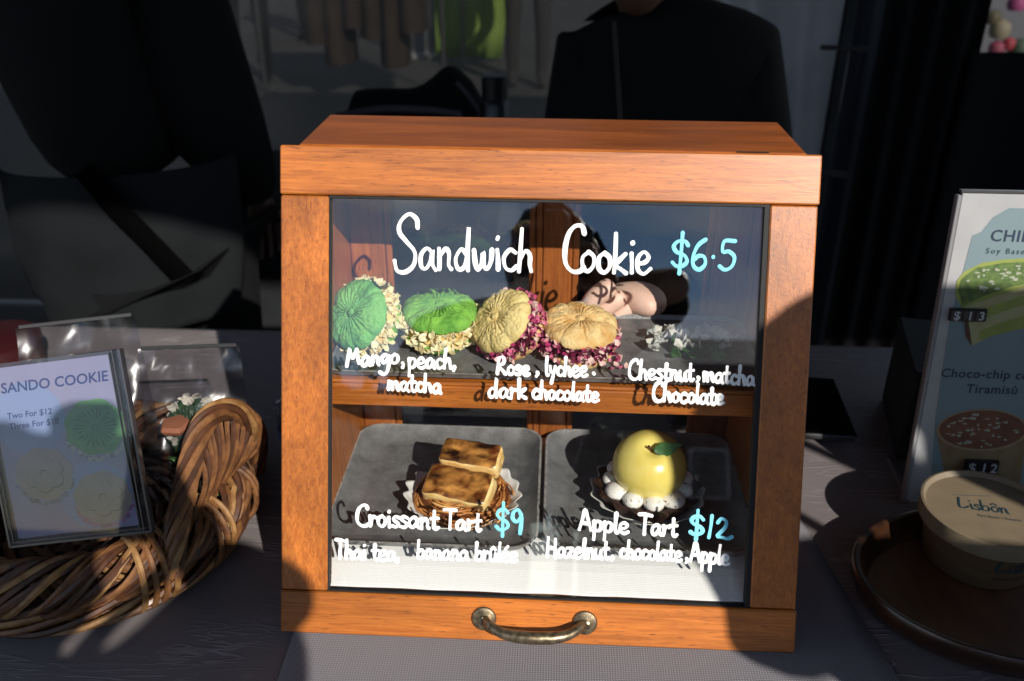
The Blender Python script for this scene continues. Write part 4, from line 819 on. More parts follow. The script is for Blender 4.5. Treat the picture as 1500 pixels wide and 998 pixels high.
obj('bag_lining', MB().tube(cr_spline([(-.455, 1.296, .150), (-.36, 1.292, .168), (-.26, 1.292, .168), (-.19, 1.292, .160)], 6), .009, 8), mat('pink grey lining', (.035, .028, .032), .7), bg_, smooth=True)
obj('bag_strap', MB().tube(cr_spline([(-.20, 1.294, .225), (-.175, 1.29, .20), (-.152, 1.29, .165), (-.148, 1.29, .12)], 5), .006, 8), mat('pink grey lining', (0, 0, 0)), bg_, smooth=True)
bo_ = empty('black_bottle', (-.115, 1.30, -.01), 'black bottle with ribbed cap standing right of the bag', 'bottle')
obj('bottle_body', MB().lathe([(0, -.009), (.034, -.009), (.035, .10), (.033, .180), (.024, .192), (0, .193)], (-.122, 1.30, 0), 28), BKP, bo_, smooth=True); obj('cap', MB().lathe([(0, .193), (.026, .193), (.027, .236), (.024, .240), (0, .240)], (-.122, 1.30, 0), 28, rf=lambda a, z: 1+.015*math.cos(20*a)), BKP, bo_)

def face(par, c, r, m, yaw=0, tilt=0, hair=None, hairm=None):
    M = Matrix.Rotation(R(yaw), 3, 'Z') @ Matrix.Rotation(R(tilt), 3, 'X'); c = Vector(c); rows_ = []
    for i in range(25):
        v = math.pi*i/24; row = []
        for j in range(32):
            a = 2*math.pi*j/32; x = math.sin(v)*math.sin(a); y = -math.sin(v)*math.cos(a); z = math.cos(v)
            jaw = 1-.22*max(0, -z)**1.3; px_, py_, pz_ = x*.76*jaw, y*.92*(1-.08*max(0, -z)), z*1.22
            f_ = max(0, -y)
            py_ -= .16*f_**8*math.exp(-((z+.10)/.14)**2)*math.exp(-(x/.13)**2)          # nose
            py_ += .06*f_**4*math.exp(-((z-.10)/.10)**2)*math.exp(-((abs(x)-.34)/.16)**2)  # eye sockets
            py_ -= .04*f_**4*math.exp(-((z+.42)/.07)**2)*math.exp(-(x/.25)**2)           # lips
            py_ -= .05*f_**3*math.exp(-((z+.80)/.12)**2)*math.exp(-(x/.3)**2)            # chin
            row.append(c+M @ Vector((px_*r, py_*r, pz_*r)))
        rows_.append(row)
    h = obj('head', MB().grid(rows_, True), m, par, smooth=True)
    for s_ in (-1, 1):
        obj('ear', MB().lathe([(0, -.005), (.016, -.004), (.019, .0), (.012, .006), (0, .003)], c+M @ Vector((s_*.78*r, .02, 0)), 14, M=M @ Matrix.Rotation(R(90*s_), 3, 'Y')), m, h, smooth=True)
        obj('eye', MB().lathe([(0, .006), (.006, .005), (.009, 0), (0, -.003)], c+M @ Vector((s_*.33*r, -.83*r, .12*r)), 12, M=M @ Matrix.Rotation(R(90), 3, 'X')), mat('dark eye', (.01, .008, .007), .2), h, smooth=True)
    if hairm:
        rows_ = []
        for i in range(15):
            v = math.pi*.60*i/14; row = []
            for j in range(32):
                a = 2*math.pi*j/32; x = math.sin(v)*math.sin(a); y = -math.sin(v)*math.cos(a); z = math.cos(v); k = 1.10+.04*math.sin(9*a+i)
                if y < 0 and z < .45: y *= .55; k = .97
                row.append(c+M @ Vector((x*.80*k*r, y*.94*k*r, z*1.24*k*r)))
            rows_.append(row)
        obj('hair', MB().grid(rows_, True), hairm, par, smooth=True)
    return h
HAIR = mat('black hair', (.006, .005, .005), .5)
def hand(par, wrist, palm, side, fdir, curl, m, r=.0085, flip=1, ln=(.072, .080, .075, .060)):
    """wrist -> palm point; fingers spread along 'side', start along fdir and bend towards 'curl'"""
    W = Vector(wrist); P = Vector(palm); sd = Vector(side).normalized(); fd = Vector(fdir).normalized(); cu = Vector(curl).normalized()
    nodes = {'w': (W, (.026, .019)), 'p0': (W*.5+P*.5, (.033, .017)), 'p': (P, (.038, .015))}; edges = [('w', 'p0'), ('p0', 'p')]
    hnd = skin('hand', nodes, edges, m, par)
    for k in range(4):
        b0 = P+sd*((k-1.5)*.0205)-fd*.008; l = ln[k]; d1 = (fd+cu*.25).normalized(); d2 = (fd*.45+cu).normalized(); d3 = (cu*1.0-fd*.35).normalized()
        a1 = b0+d1*l*.50; a2 = a1+d2*l*.32; a3 = a2+d3*l*.26
        nd = {'a': (b0, r*1.08), 'b': (a1, r*1.0), 'c': (a2, r*.9), 'd': (a3, r*.72)}; skin('finger', nd, [('a', 'b'), ('b', 'c'), ('c', 'd')], m, hnd)
    b0 = W*.55+P*.45+sd*flip*.030; a1 = b0+(sd*flip*.6+fd*.6+cu*.3).normalized()*.034; a2 = a1+(fd+cu*.6+sd*flip*.1).normalized()*.030; a3 = a2+(fd*.5+cu).normalized()*.018
    skin('thumb', {'a': (b0, r*1.3), 'b': (a1, r*1.15), 'c': (a2, r), 'd': (a3, r*.8)}, [('a', 'b'), ('b', 'c'), ('c', 'd')], m, hnd)
    return hnd
# vendor at left: black shirt, grey apron over the hips, strap across
v1 = empty('person', (-.78, .98, -.75), 'standing vendor at left in black shirt and charcoal apron', 'person')
X0, Y0 = -.78, 1.0
skin('shirt', {'h': ((-.765, Y0, .08), (.235, .13)), 'c': ((-.78, Y0, .32), (.225, .13)), 's': ((-.80, Y0, .55), (.20, .12)), 'n': ((-.80, Y0-.01, .66), (.07, .07)), 'sr': ((-.67, Y0, .55), .10), 'er': ((-.655, Y0+.02, .28), .125), 'wr': ((-.590, Y0+.03, .15), .085), 'wr2': ((-.590, Y0+.14, .03), .045),
     'sl': ((-.98, Y0, .55), .085), 'el': ((-1.05, Y0, .28), .065), 'wl': ((-1.02, Y0-.16, .12), .05)}, [('h', 'c'), ('c', 's'), ('s', 'n'), ('s', 'sr'), ('sr', 'er'), ('er', 'wr'), ('wr', 'wr2'), ('s', 'sl'), ('sl', 'el'), ('el', 'wl')], BKC, v1)
skin('trousers', {'h': ((-.76, Y0+.01, .10), (.205, .14)), 'l': ((-.86, Y0, -.10), .105), 'l2': ((-.87, Y0, -.40), .075), 'l3': ((-.88, Y0, -.71), .055), 'r': ((-.66, Y0, -.10), .105), 'r2': ((-.65, Y0, -.40), .075), 'r3': ((-.65, Y0, -.71), .055)}, [('h', 'l'), ('l', 'l2'), ('l2', 'l3'), ('h', 'r'), ('r', 'r2'), ('r2', 'r3')], mat('black denim', (.004, .0042, .005), .9, spec=.2), v1)
for s_ in (-.88, -.65): obj('shoe', MB().box((s_, Y0-.05, -.72), (.095, .26, .06), .025), BKP, v1)
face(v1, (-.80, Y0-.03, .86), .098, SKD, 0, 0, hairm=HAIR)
skin('neck', {'a': ((-.80, Y0, .62), .055), 'b': ((-.80, Y0-.01, .78), .05)}, [('a', 'b')], SKD, v1)
APR = mat('charcoal apron cloth', (.0065, .0080, .0090), .9, (.0045, .0055, .0062), (7, 7, 7), bump=.5, bscale=(9, 9, 9), bdist=.01, spec=.2)
rows_ = []
for j in range(25):
    v = j/24; row = []
    for i in range(41):
        u = i/40; a = (u-.5)*2.5; z = .150-.255*v-.030*v*math.sin(math.pi*u)+.03*(u-.5)*(1-v); r = .245+.012*math.sin(u*19+v*3)*v+.008*noise.noise(Vector((u*4, v*4, 1)))
        row.append(Vector((-.765+r*math.sin(a)*.92*(1-.10*v*v), Y0-.015-r*.62*math.cos(a)-.02*v, z)))
    rows_.append(row)
o = obj('apron', MB().grid(rows_), APR, v1, smooth=True, fix=False); o.modifiers.new('solid', 'SOLIDIFY').thickness = .003
obj('strap', MB().tube(cr_spline([(-.90, Y0-.13, .42), (-.80, Y0-.165, .22), (-.735, Y0-.185, .13), (-.66, Y0-.185, .03), (-.625, Y0-.18, -.02)], 6), .022, 8, flat=(0, 1, .2)), mat('matt black webbing', (.002, .002, .002), 1, spec=0), v1, smooth=True)
hand(v1, (-.590, Y0+.16, .02), (-.60, Y0+.18, -.05), (1, 0, 0), (0, .1, -1), (0, -.3, -1), SKD)
# vendor at centre: seated, black T-shirt, one hand on the counter behind the cabinet
v2 = empty('person', (.19, 1.12, -.75), 'seated vendor in black T-shirt behind the cabinet, chin just in frame', 'person')
skin('shirt', {'h': ((.20, 1.20, -.22), (.19, .14)), 'c': ((.20, 1.16, .06), (.195, .13)), 's': ((.195, 1.13, .285), (.20, .10)), 'n': ((.150, 1.10, .400), (.085, .07)), 'sr': ((.350, 1.12, .300), .088), 'er': ((.385, 1.02, .06), .066), 'fr': ((.35, .90, -.03), .055),
     'sl': ((.055, 1.12, .300), .080), 'el': ((.040, 1.04, .10), .064), 'fl': ((.03, .98, -.02), .05)}, [('h', 'c'), ('c', 's'), ('s', 'n'), ('s', 'sr'), ('sr', 'er'), ('er', 'fr'), ('s', 'sl'), ('sl', 'el'), ('el', 'fl')], BKC, v2)
skin('trousers', {'h': ((.20, 1.20, -.28), (.19, .15)), 'l': ((.10, .95, -.30), .09), 'l2': ((.10, .78, -.34), .07), 'l3': ((.10, .80, -.70), .05), 'r': ((.30, .95, -.30), .09), 'r2': ((.30, .78, -.34), .07), 'r3': ((.30, .80, -.70), .05)}, [('h', 'l'), ('l', 'l2'), ('l2', 'l3'), ('h', 'r'), ('r', 'r2'), ('r2', 'r3')], MATS['black denim'], v2)
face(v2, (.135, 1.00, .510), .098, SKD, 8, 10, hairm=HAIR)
skin('neck', {'a': ((.150, 1.10, .37), .052), 'b': ((.142, 1.06, .46), .048)}, [('a', 'b')], SKD, v2)
skin('sleeve', {'a': ((.355, .93, -.02), .056), 'b': ((.255, .58, .08), .046), 'c': ((.138, .325, .188), .030)}, [('a', 'b'), ('b', 'c')], BKC, v2)
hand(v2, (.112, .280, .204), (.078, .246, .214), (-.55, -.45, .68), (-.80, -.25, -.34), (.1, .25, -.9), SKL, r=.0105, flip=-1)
obj('lanyard', MB().tube(cr_spline([(.10, 1.04, .38), (.115, .985, .24), (.13, .97, .10)], 6), .005, 6, flat=(0, 1, 0)), mat('dull brown lanyard', (.010, .006, .003), .8), v2)
ch_ = empty('stool', (.2, 1.22, -.75), 'dark stool under the seated vendor', 'stool')
obj('seat', MB().lathe([(0, -.46), (.17, -.46), (.18, -.445), (.17, -.43), (0, -.43)], (.2, 1.22, 0), 28), BKP, ch_, smooth=True)
for a in (45, 135, 225, 315): obj('leg', MB().tube([(.2+.12*math.cos(R(a)), 1.22+.12*math.sin(R(a)), -.46), (.2+.19*math.cos(R(a)), 1.22+.19*math.sin(R(a)), -.75)], .012, 8), BKP, ch_)
# the stall: canopy on poles, smoky vinyl rear wall, white side cloth, black curtain
STL = mat('grey steel', (.25, .25, .26), .4, metal=.8); CAN = mat('dark canopy fabric', (.035, .035, .038), .9)
cp = empty('canopy', (0, .5, -.75), 'unseen market stall canopy on steel poles, sized to shade the stall', 'canopy')  # roof out of view; reach and dark fabric chosen to shade the stall
q = MB(); Z1, Z2 = 1.80, 2.6
rows_ = [[Vector((x, y, z+.02*math.sin(x*5))) for x in [-2.3+6.1*i/20 for i in range(21)]] for y, z in ((-1.48, Z1-.02), (-1.5, Z1), (.5, Z2), (2.5, Z1), (2.5, Z1-.2))]
q.grid(rows_); o = obj('roof', q, CAN, cp, fix=False); o.modifiers.new('solid', 'SOLIDIFY').thickness = .002
for x, y in ((-2.25, -1.48), (3.75, -1.48), (-2.25, 2.45), (3.75, 2.45)): obj('pole', MB().box((x, y, .52), (.035, .035, 2.55), .003), STL, cp)
obj('pole', MB().box((.722, 1.80, .50), (.026, .026, 2.50), .003), DGR, cp, label='dark inner pole right of centre')
obj('brace', MB().tube([(.66, 1.779, .233), (.78, 1.779, .230)], .006, 8), DK, cp); obj('brace', MB().tube([(.70, 1.779, -.085), (.78, 1.779, -.09)], .010, 8), DK, cp)
obj('side_wall', MB().grid([[Vector((-2.27+.01*math.sin(y*20), y, z)) for y in [.7+1.75*i/30 for i in range(31)]] for z in (-.70, 1.75)]), CAN, cp, smooth=True, fix=False)
# white side cloth with folds, behind the pole
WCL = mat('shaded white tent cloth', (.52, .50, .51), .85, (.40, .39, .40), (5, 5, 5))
rows_ = []
for j in range(30):
    z = -.74+2.4*j/29; row = []
    for i in range(61):
        u = i/60; x = .44+.31*u; row.append(Vector((x, 2.0-.12*u+.018*math.sin(u*16+z*2.2)+.020*noise.noise(Vector((u*4+z*1.6, z*2.2, 0)))+.03*math.sin((u*2.2-z*1.3)*2.0), z)))
    rows_.append(row)
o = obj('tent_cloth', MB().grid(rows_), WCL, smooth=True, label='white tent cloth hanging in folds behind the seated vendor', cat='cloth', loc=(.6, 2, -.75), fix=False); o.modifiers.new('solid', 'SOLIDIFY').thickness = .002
def curtain(name, label, x0, x1, y, z0, z1, m, k=22, amp=.015, kind=None):
    rows_ = [[Vector((x0+(x1-x0)*i/60, y+amp*math.sin(i/60*k+z*.6)+amp*noise.noise(Vector((i*.1, z, 2))), z)) for i in range(61)] for z in [z0+(z1-z0)*j/12 for j in range(13)]]
    o = obj(name, MB().grid(rows_), m, smooth=True, label=label, cat='curtain', loc=((x0+x1)/2, y, z0), fix=False); o.modifiers.new('solid', 'SOLIDIFY').thickness = .002; return o
curtain('black_curtain', 'black curtain closing the right rear of the stall', .80, 1.05, 1.78, -.74, 1.7, mat('black curtain cloth', (.005, .005, .006), .95, spec=.1))
curtain('black_curtain', 'low black curtain at the far right under the bright gap', 1.02, 2.2, 1.75, -.74, .23, MATS['black curtain cloth'])
curtain('blue_grey_banner', 'dim blue grey banner strip between pole and black curtain', .73, .88, 1.95, -.74, 1.6, mat('dim blue cloth', (.016, .021, .032), .9), 8, .01)
vb = curtain('vinyl_wall', 'smoky clear vinyl sheet closing the rear of the stall', -2.2, .50, 2.25, -.74, 1.7, VINYL, 14, .006)
vb.modifiers[0].thickness = .001

# ------------------------------------------------------------------ plaza beyond the vinyl
def gpx(px, py, z=-.75): return hit(px, py, z)
GR_ = empty('green_stall', (-.9, 7.6, -.75), 'stall with a lime green front cloth beyond the vinyl', 'stall')
a, b_ = gpx(643, 90), gpx(722, 88); y_ = a.y; tl, tr_ = Vector((-.98, y_, .38)), Vector((-.22, y_, .38))
GRC = mat('lime green cloth', (.42, .64, .14), .8, (.34, .52, .10), (3, 3, 3))
rows_ = [[Vector((a.x+(b_.x-a.x+.10)*u/24-.02+.10*v*u/24, y_+.02*math.sin(u*.9), -.72+.95*v)) for u in range(25)] for v in (0, .25, .5, .75, 1)]
o = obj('front_cloth', MB().grid(rows_), GRC, GR_, smooth=True, fix=False); o.modifiers.new('solid', 'SOLIDIFY').thickness = .004
obj('counter', MB().box((-.8, y_+.35, .24), (.9, .7, .03), .004), TW, GR_)
for x in (-1.15, -.45): obj('leg', MB().tube([(x, y_+.6, -.75), (x, y_+.6, .22)], .02, 8), STL, GR_)
obj('pole', MB().tube([(-.78, y_-.3, -.75), (-.80, y_-.3, 1.7)], .016, 8), STL, GR_)
def post(name, px, py, h, r, m, label, tilt=0):
    p = gpx(px, py); t = empty(name, p, label, 'post', 'thin posts beyond the vinyl'); obj('shaft', MB().tube([p, p+Vector((tilt, 0, h))], r, 10), m, t, smooth=True); obj('foot', MB().lathe([(0, 0), (.09, 0), (.09, .02), (r*1.3, .05), (0, .05)], p, 20), m, t, smooth=True)
PWH = mat('pale post paint', (.5, .5, .5), .5)
post('tent_post', 604, 84, 2.6, .028, PWH, 'left thin pale post beyond the vinyl'); post('tent_post', 627, 84, 2.6, .022, PWH, 'right thin pale post beside the green cloth'); post('tent_post', 533, 28, 2.6, .05, PWH, 'short seen pale post above the brown coats')
# hanging brown coats on a rack
ck = empty('coat_rack', gpx(540, 140), 'rack with brown coats hanging beyond the vinyl', 'coat rack'); p = gpx(540, 140); COAT = mat('brown coat cloth', (.075, .055, .045), .95, (.05, .036, .03), (9, 9, 9))
obj('rail', MB().tube([p+Vector((-.75, 0, 1.35)), p+Vector((.55, 0, 1.35))], .015, 8), STL, ck)
for s_ in (-.75, .55): obj('upright', MB().tube([p+Vector((s_, 0, 0)), p+Vector((s_, 0, 1.35))], .015, 8), STL, ck); obj('upright_foot', MB().tube([p+Vector((s_, -.25, .01)), p+Vector((s_, .25, .01))], .015, 8), STL, ck)
for k in range(6):
    x = -.30+.13*k; rows_ = []
    for j in range(8):
        v = j/7; rr_ = (.05+.16*min(1, v*4))*(1+.12*v); rows_.append([p+Vector((x+rr_*.42*math.cos(a_)*(1+.1*math.sin(5*a_+k)), rr_*1.1*math.sin(a_), 1.33-(.95+.15*math.sin(k*2))*v)) for a_ in [2*math.pi*i/20 for i in range(20)]])
    obj('coat', MB().grid(rows_, True), COAT, ck, smooth=True, fix=False)
def walker(px, py, label, top, sleeve, legs, turn=0, sc=1.0, mark=None):
    p = gpx(px, py); t = empty('person', p, label, 'person'); f = lambda x, y, z: p+Vector((x*sc*math.cos(turn)-y*sc*math.sin(turn), x*sc*math.sin(turn)+y*sc*math.cos(turn), z*sc))
    skin('jacket', {'h': (f(0, 0, .92), (.16, .11)), 'c': (f(0, 0, 1.18), (.17, .12)), 's': (f(0, 0, 1.38), (.15, .09)), 'n': (f(0, 0, 1.47), .06), 'a': (f(.20, 0, 1.36), .065), 'b': (f(.27, -.04, 1.10), .055), 'd': (f(.14, -.20, .98), .045), 'a2': (f(-.20, 0, 1.36), .065), 'b2': (f(-.26, -.02, 1.10), .055), 'd2': (f(-.14, -.20, .98), .045)}, [('h', 'c'), ('c', 's'), ('s', 'n'), ('s', 'a'), ('a', 'b'), ('b', 'd'), ('s', 'a2'), ('a2', 'b2'), ('b2', 'd2')], top, t)
    skin('trousers', {'h': (f(0, 0, .95), (.15, .11)), 'l': (f(.10, 0, .78), .085), 'l2': (f(.11, -.02, .45), .06), 'l3': (f(.11, 0, .08), .045), 'l4': (f(.11, -.14, .04), .04), 'r': (f(-.10, 0, .78), .085), 'r2': (f(-.11, .02, .45), .06), 'r3': (f(-.11, .05, .08), .045), 'r4': (f(-.11, -.09, .04), .04)}, [('h', 'l'), ('l', 'l2'), ('l2', 'l3'), ('l3', 'l4'), ('h', 'r'), ('r', 'r2'), ('r2', 'r3'), ('r3', 'r4')], legs, t)
    face(t, f(0, -.02, 1.64), .10*sc, SKN, math.degrees(turn), 0, hairm=HAIR)
    for s_ in (1, -1): hand(t, f(s_*.12, -.22, .975), f(s_*.06, -.27, .97), (0, .3, 1), (-s_, -.1, 0), (0, -.2, -1), SKN)
    if sleeve: skin('sleeve', {'a': (f(.20, 0, 1.36), .070), 'b': (f(.27, -.04, 1.10), .060), 'c': (f(.17, -.17, 1.0), .052)}, [('a', 'b'), ('b', 'c')], sleeve, t)
    if mark:
        q, wd = text_mb(mark, .14*sc, lambda x, y, z: f(x/sc-.17, -.155, 1.12+y/sc), bold=.004); obj('lettering', q, mat('white print', (.6, .6, .6), .6), t, fix=False)
    return t
walker(372, 120, 'passer-by with teal sleeve and clasped hands beyond the vinyl', mat('slate blue jacket', (.035, .045, .07), .9), mat('teal sleeve', (.02, .16, .15), .8), DGR, .2)
walker(462, 60, 'passer-by in a black top with white letters beyond the vinyl', mat('black top', (.008, .008, .01), .9), None, DGR, 0, mark='CLUB')
walker(772, 128, 'grey clothed passer-by close behind the vinyl right of the green cloth', mat('mid grey coat', (.075, .07, .07), .9), None, MATS['mid grey coat'], .1, 1.0)
# bright stall goods far right
rs = empty('goods_stall', (3.6, 5.2, -.75), 'distant stall with pink, yellow and green goods at top right corner', 'stall')
p0 = gpx(1470, 110); ym = p0.y
def at_y(px, py, y_):
    d = fw+rt2*((px-750)/1301)-up2*((py-499)/1301); return CAMP+d*((y_-CAMP.y)/d.y)
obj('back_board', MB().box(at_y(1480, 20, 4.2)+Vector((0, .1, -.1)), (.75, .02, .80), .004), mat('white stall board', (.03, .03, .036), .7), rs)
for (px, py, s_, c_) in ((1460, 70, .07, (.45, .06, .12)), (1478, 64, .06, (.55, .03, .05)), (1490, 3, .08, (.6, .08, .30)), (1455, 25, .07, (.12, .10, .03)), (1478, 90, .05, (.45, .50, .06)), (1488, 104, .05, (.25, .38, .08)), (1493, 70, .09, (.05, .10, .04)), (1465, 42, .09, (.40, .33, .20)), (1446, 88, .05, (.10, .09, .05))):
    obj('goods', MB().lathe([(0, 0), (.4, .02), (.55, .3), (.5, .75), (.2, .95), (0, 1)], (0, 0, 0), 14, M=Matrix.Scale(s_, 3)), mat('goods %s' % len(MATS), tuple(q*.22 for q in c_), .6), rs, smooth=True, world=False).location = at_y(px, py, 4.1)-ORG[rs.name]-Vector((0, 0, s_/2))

# ------------------------------------------------------------------ the customer's side: who stands in the sun
ph = empty('person', (-.06, -.86, -.75), 'photographer in dark clothes holding a black camera, mirrored in the cabinet glass', 'person')
DRK = mat('dark navy T-shirt', (.010, .011, .016), .9, spec=.2)
skin('shirt', {'h': ((-.10, -.98, .14), (.17, .12)), 'c': ((-.09, -.95, .36), (.17, .12)), 's': ((-.06, -.89, .52), (.14, .09)), 'n': ((-.03, -.86, .575), .06), 'sr': ((.12, -.88, .53), .066), 'er': ((.262, -.80, .620), .064), 'sl': ((-.225, -.87, .51), .064), 'el': ((-.26, -.78, .38), .052)}, [('h', 'c'), ('c', 's'), ('s', 'n'), ('s', 'sr'), ('sr', 'er'), ('s', 'sl'), ('sl', 'el')], DRK, ph)
skin('trousers', {'h': ((-.10, -.99, .12), (.16, .12)), 'l': ((-.20, -.98, -.04), .09), 'l2': ((-.21, -.95, -.38), .065), 'l3': ((-.21, -1.0, -.69), .048), 'l4': ((-.21, -.86, -.715), .04), 'r': ((0, -.98, -.04), .09), 'r2': ((.01, -.95, -.38), .065), 'r3': ((.01, -1.0, -.69), .048), 'r4': ((.01, -.86, -.715), .04)}, [('h', 'l'), ('l', 'l2'), ('l2', 'l3'), ('l3', 'l4'), ('h', 'r'), ('r', 'r2'), ('r2', 'r3'), ('r3', 'r4')], DGR, ph)
face(ph, (.0, -.775, .640), .097, SKN, 180, -16, hairm=HAIR)
skin('neck', {'a': ((-.03, -.86, .55), .05), 'b': ((-.01, -.81, .60), .05)}, [('a', 'b')], SKN, ph)
for s_, el_, wr_ in ((1, (.255, -.80, .615), (.105, -.655, .545)), (-1, (-.26, -.78, .38), (-.07, -.640, .515))):
    skin('forearm', {'a': (el_, .040), 'b': (tuple((Vector(el_)+Vector(wr_))/2), .037), 'c': (wr_, .026)}, [('a', 'b'), ('b', 'c')], SKN, ph)
hand(ph, (.105, -.655, .540), (.082, -.628, .590), (0, -.3, .9), (-.1, .75, .3), (-.9, .2, 0), SKN, flip=-1); hand(ph, (-.07, -.640, .515), (-.030, -.612, .528), (.2, -.9, 0), (.9, .1, .35), (.1, 0, 1), SKN)
cm = empty('camera_body', (.006, -.62, .58), 'black camera held by the photographer facing the cabinet', 'camera'); Mc = Matrix((rt, up, -fw)).transposed()
def cb(x, y, z): return CAMP+Mc @ Vector((x, y, z))
obj('body', MB().box(cb(0, 0, .088), (.134, .088, .048), .008, Mc).box(cb(0, .056, .088), (.048, .030, .044), .008, Mc).box(cb(.053, -.002, .066), (.026, .08, .028), .008, Mc), BKP, cm)
obj('lens', MB().lathe([(0, .012), (.026, .012), (.031, .006), (.033, .008), (.034, .032), (.032, .034), (.032, .048), (.034, .05), (.034, .064), (0, .064)], CAMP, 40, M=Mc), BKP, cm, smooth=True)
obj('camera_strap', MB().tube(cr_spline([cb(.067, .03, .088), cb(.10, -.05, .15), cb(.06, -.12, .24)], 6), .009, 8, flat=(0, 1, 0)), BKC, cm)
# unseen bystander, added and posed so the shadow crosses the cabinet's right side
bs = empty('person', (1.08, -.60, -.75), 'unseen bystander added right of the photographer, elbow raised to shade the cabinet', 'person')
Y_ = -.60
XB = 1.08
skin('jacket', {'h': ((XB, Y_, .28), (.16, .12)), 'c': ((XB, Y_, .52), (.17, .12)), 's': ((XB, Y_, .76), (.14, .09)), 'n': ((XB, Y_, .87), .062), 'a': ((.93, Y_, .785), .070), 'm': ((.76, Y_, .778), .066), 'b': ((.612, Y_, .735), .068), 'e': ((.590, Y_+.01, .58), .060), 'd': ((.556, Y_+.02, .42), .058), 'a2': ((1.23, Y_, .76), .070), 'b2': ((1.30, Y_, .50), .055), 'd2': ((1.27, Y_+.07, .28), .042)}, [('h', 'c'), ('c', 's'), ('s', 'n'), ('s', 'a'), ('a', 'm'), ('m', 'b'), ('b', 'e'), ('e', 'd'), ('s', 'a2'), ('a2', 'b2'), ('b2', 'd2')], DRK, bs)
skin('trousers', {'h': ((XB, Y_, .26), (.165, .12)), 'l': ((XB-.1, Y_, .02), .09), 'l2': ((XB-.11, Y_, -.34), .065), 'l3': ((XB-.11, Y_, -.69), .048), 'l4': ((XB-.11, Y_+.14, -.715), .04), 'r': ((XB+.1, Y_, .02), .09), 'r2': ((XB+.11, Y_, -.34), .065), 'r3': ((XB+.11, Y_, -.69), .048), 'r4': ((XB+.11, Y_+.14, -.715), .04)}, [('h', 'l'), ('l', 'l2'), ('l2', 'l3'), ('l3', 'l4'), ('h', 'r'), ('r', 'r2'), ('r2', 'r3'), ('r3', 'r4')], DGR, bs)
face(bs, (XB, Y_+.01, 1.02), .10, SKN, 180, 0, hairm=HAIR); skin('neck', {'a': ((XB, Y_, .85), .052), 'b': ((XB, Y_, .94), .05)}, [('a', 'b')], SKN, bs)
for x_, z_ in ((.532, .37), (1.27, .22)): hand(bs, (x_, Y_+.03, z_), (x_, Y_+.04, z_-.07), (0, 1, 0), (0, .1, -1), (-.3 if x_ > .7 else .3, 0, -1), SKN)
hb = empty('handbag', (.84, -.60, .32), 'black handbag added unseen on the bystander arm, shaped for its shadow on the table', 'handbag')  # unseen bag added to widen the bystander's shadow over table and mat
q = MB(); q.grid([[Vector((.775+(.215*(1-.06*v)+.012*math.sin(9*v))*math.cos(a_)*(abs(math.cos(a_))**-.25 if abs(math.cos(a_)) > .2 else 1.2)*.9, -.60+.045*math.sin(a_), .14+.39*v-.015*abs(math.cos(a_))*v**4)) for a_ in [2*math.pi*i/32+.01 for i in range(32)]] for v in [j/10 for j in range(11)]], True); q.add(q.v[:32], [tuple(range(32))]); q.add(q.v[320:352], [tuple(range(32))])
obj('bag_body', q, BKC, hb, smooth=True); obj('bag_strap', MB().tube(cr_spline([(.75, -.60, .53), (.68, -.60, .72), (.66, -.60, .86), (.72, -.60, .86), (.84, -.60, .70), (.93, -.60, .53)], 5), .008, 8), BKC, hb, smooth=True)
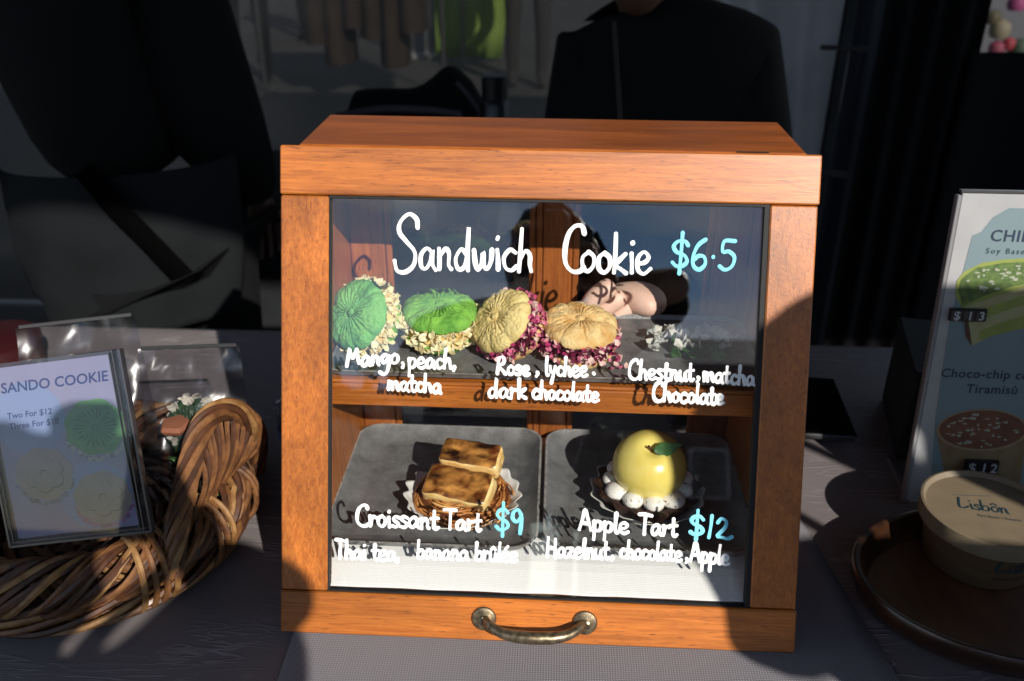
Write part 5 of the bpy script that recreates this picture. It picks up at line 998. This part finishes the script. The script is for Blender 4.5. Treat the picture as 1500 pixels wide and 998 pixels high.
# low houses and trees across the square, mirrored in the glass
def house(x0, x1, y, h, label, m):
    t = empty('brick_house', ((x0+x1)/2, y-4, -.75), label, 'house'); obj('wall', MB().box(((x0+x1)/2, y-4, h/2-.75), (x1-x0, 8, h), 0), m, t)
    zc = h-.75; obj('roof', MB().add([(x0-.4, y+.4, zc), (x1+.4, y+.4, zc), (x1+.4, y-8.4, zc), (x0-.4, y-8.4, zc), (x0+1.5, y-4, zc+2), (x1-1.5, y-4, zc+2)], [(0, 1, 5, 4), (1, 2, 5), (2, 3, 4, 5), (3, 0, 4), (0, 3, 2, 1)]), mat('dark slate', (.04, .04, .045), .7), t)
    n_ = int((x1-x0)/2.2)
    for i in range(n_):
        for k in range(int(h/2.9)):
            x = x0+1.1+i*2.2; z = .1+k*2.8; f_ = obj('window', MB().box((x, y+.02, z+.5), (1.1, .08, 1.4), .01), TW, t); obj('windowpane', MB().box((x, y+.065, z+.5), (.95, .02, 1.25), 0), mat('dark house glass', (.02, .025, .03), .1), f_)
house(1.2, 14, -24, 7.2, 'dark three storey house across the square mirrored low in the glass', mat('dark brick', (.05, .028, .02), .85, (.035, .02, .014), (8, 8, 8)))
house(-13, -.5, -26, 5.6, 'grey rendered house across the square left of the dark house', mat('grey render', (.07, .068, .065), .9))
house(15.5, 27, -27, 6.2, 'red brown house across the square right of the dark house', mat('red brick', (.09, .035, .025), .9))
def tree(x, y, h, r, seed, label):
    t = empty('tree', (x, y, -.75), label, 'tree', 'trees across the square'); rd = random.Random(seed)
    tk = MB().tube([(x, y, -.75), (x+.1, y, -.75+h*.5), (x, y, -.75+h*.8)], [.22, .15, .06], 10)
    for k in range(6):
        a = k*1.05; tk.tube([(x, y, h*(.25+.06*k)), (x+r*.6*math.cos(a), y+r*.6*math.sin(a), h*(.5+.06*k))], [.07, .02], 6)
    obj('trunk', tk, mat('bark', (.08, .055, .04), .9), t)
    q = MB()
    for k in range(1500):
        a = rd.uniform(0, 6.3); ph_ = math.acos(rd.uniform(-1, 1)); rr_ = r*(rd.random()**.4)*(1+.25*math.sin(3*a+seed)+.2*math.sin(5*ph_)); c_ = Vector((x+rr_*math.sin(ph_)*math.cos(a), y+rr_*math.sin(ph_)*math.sin(a), h*.62+rr_*.8*math.cos(ph_)))
        M = Matrix.Rotation(rd.uniform(0, 6), 3, Vector((rd.gauss(0, 1), rd.gauss(0, 1), 1)).normalized()); s_ = rd.uniform(.12, .28); q.add([c_+M @ Vector(v)*s_ for v in ((-1, 0, 0), (0, -.6, .1), (1, 0, 0), (0, .6, .1))], [(0, 1, 2, 3)])
    obj('crown', q, mat('tree leaves', (.05, .085, .025), .7, (.03, .05, .015), (1, 1, 1)), t, fix=False)
tree(-5.5, -20, 5.4, 2.0, 1, 'leftmost small tree across the square'); tree(.4, -19, 5.0, 1.8, 4, 'small tree across the square left of the dark house'); tree(9.5, -18, 6.0, 2.2, 9, 'tallest tree, standing before the dark house')
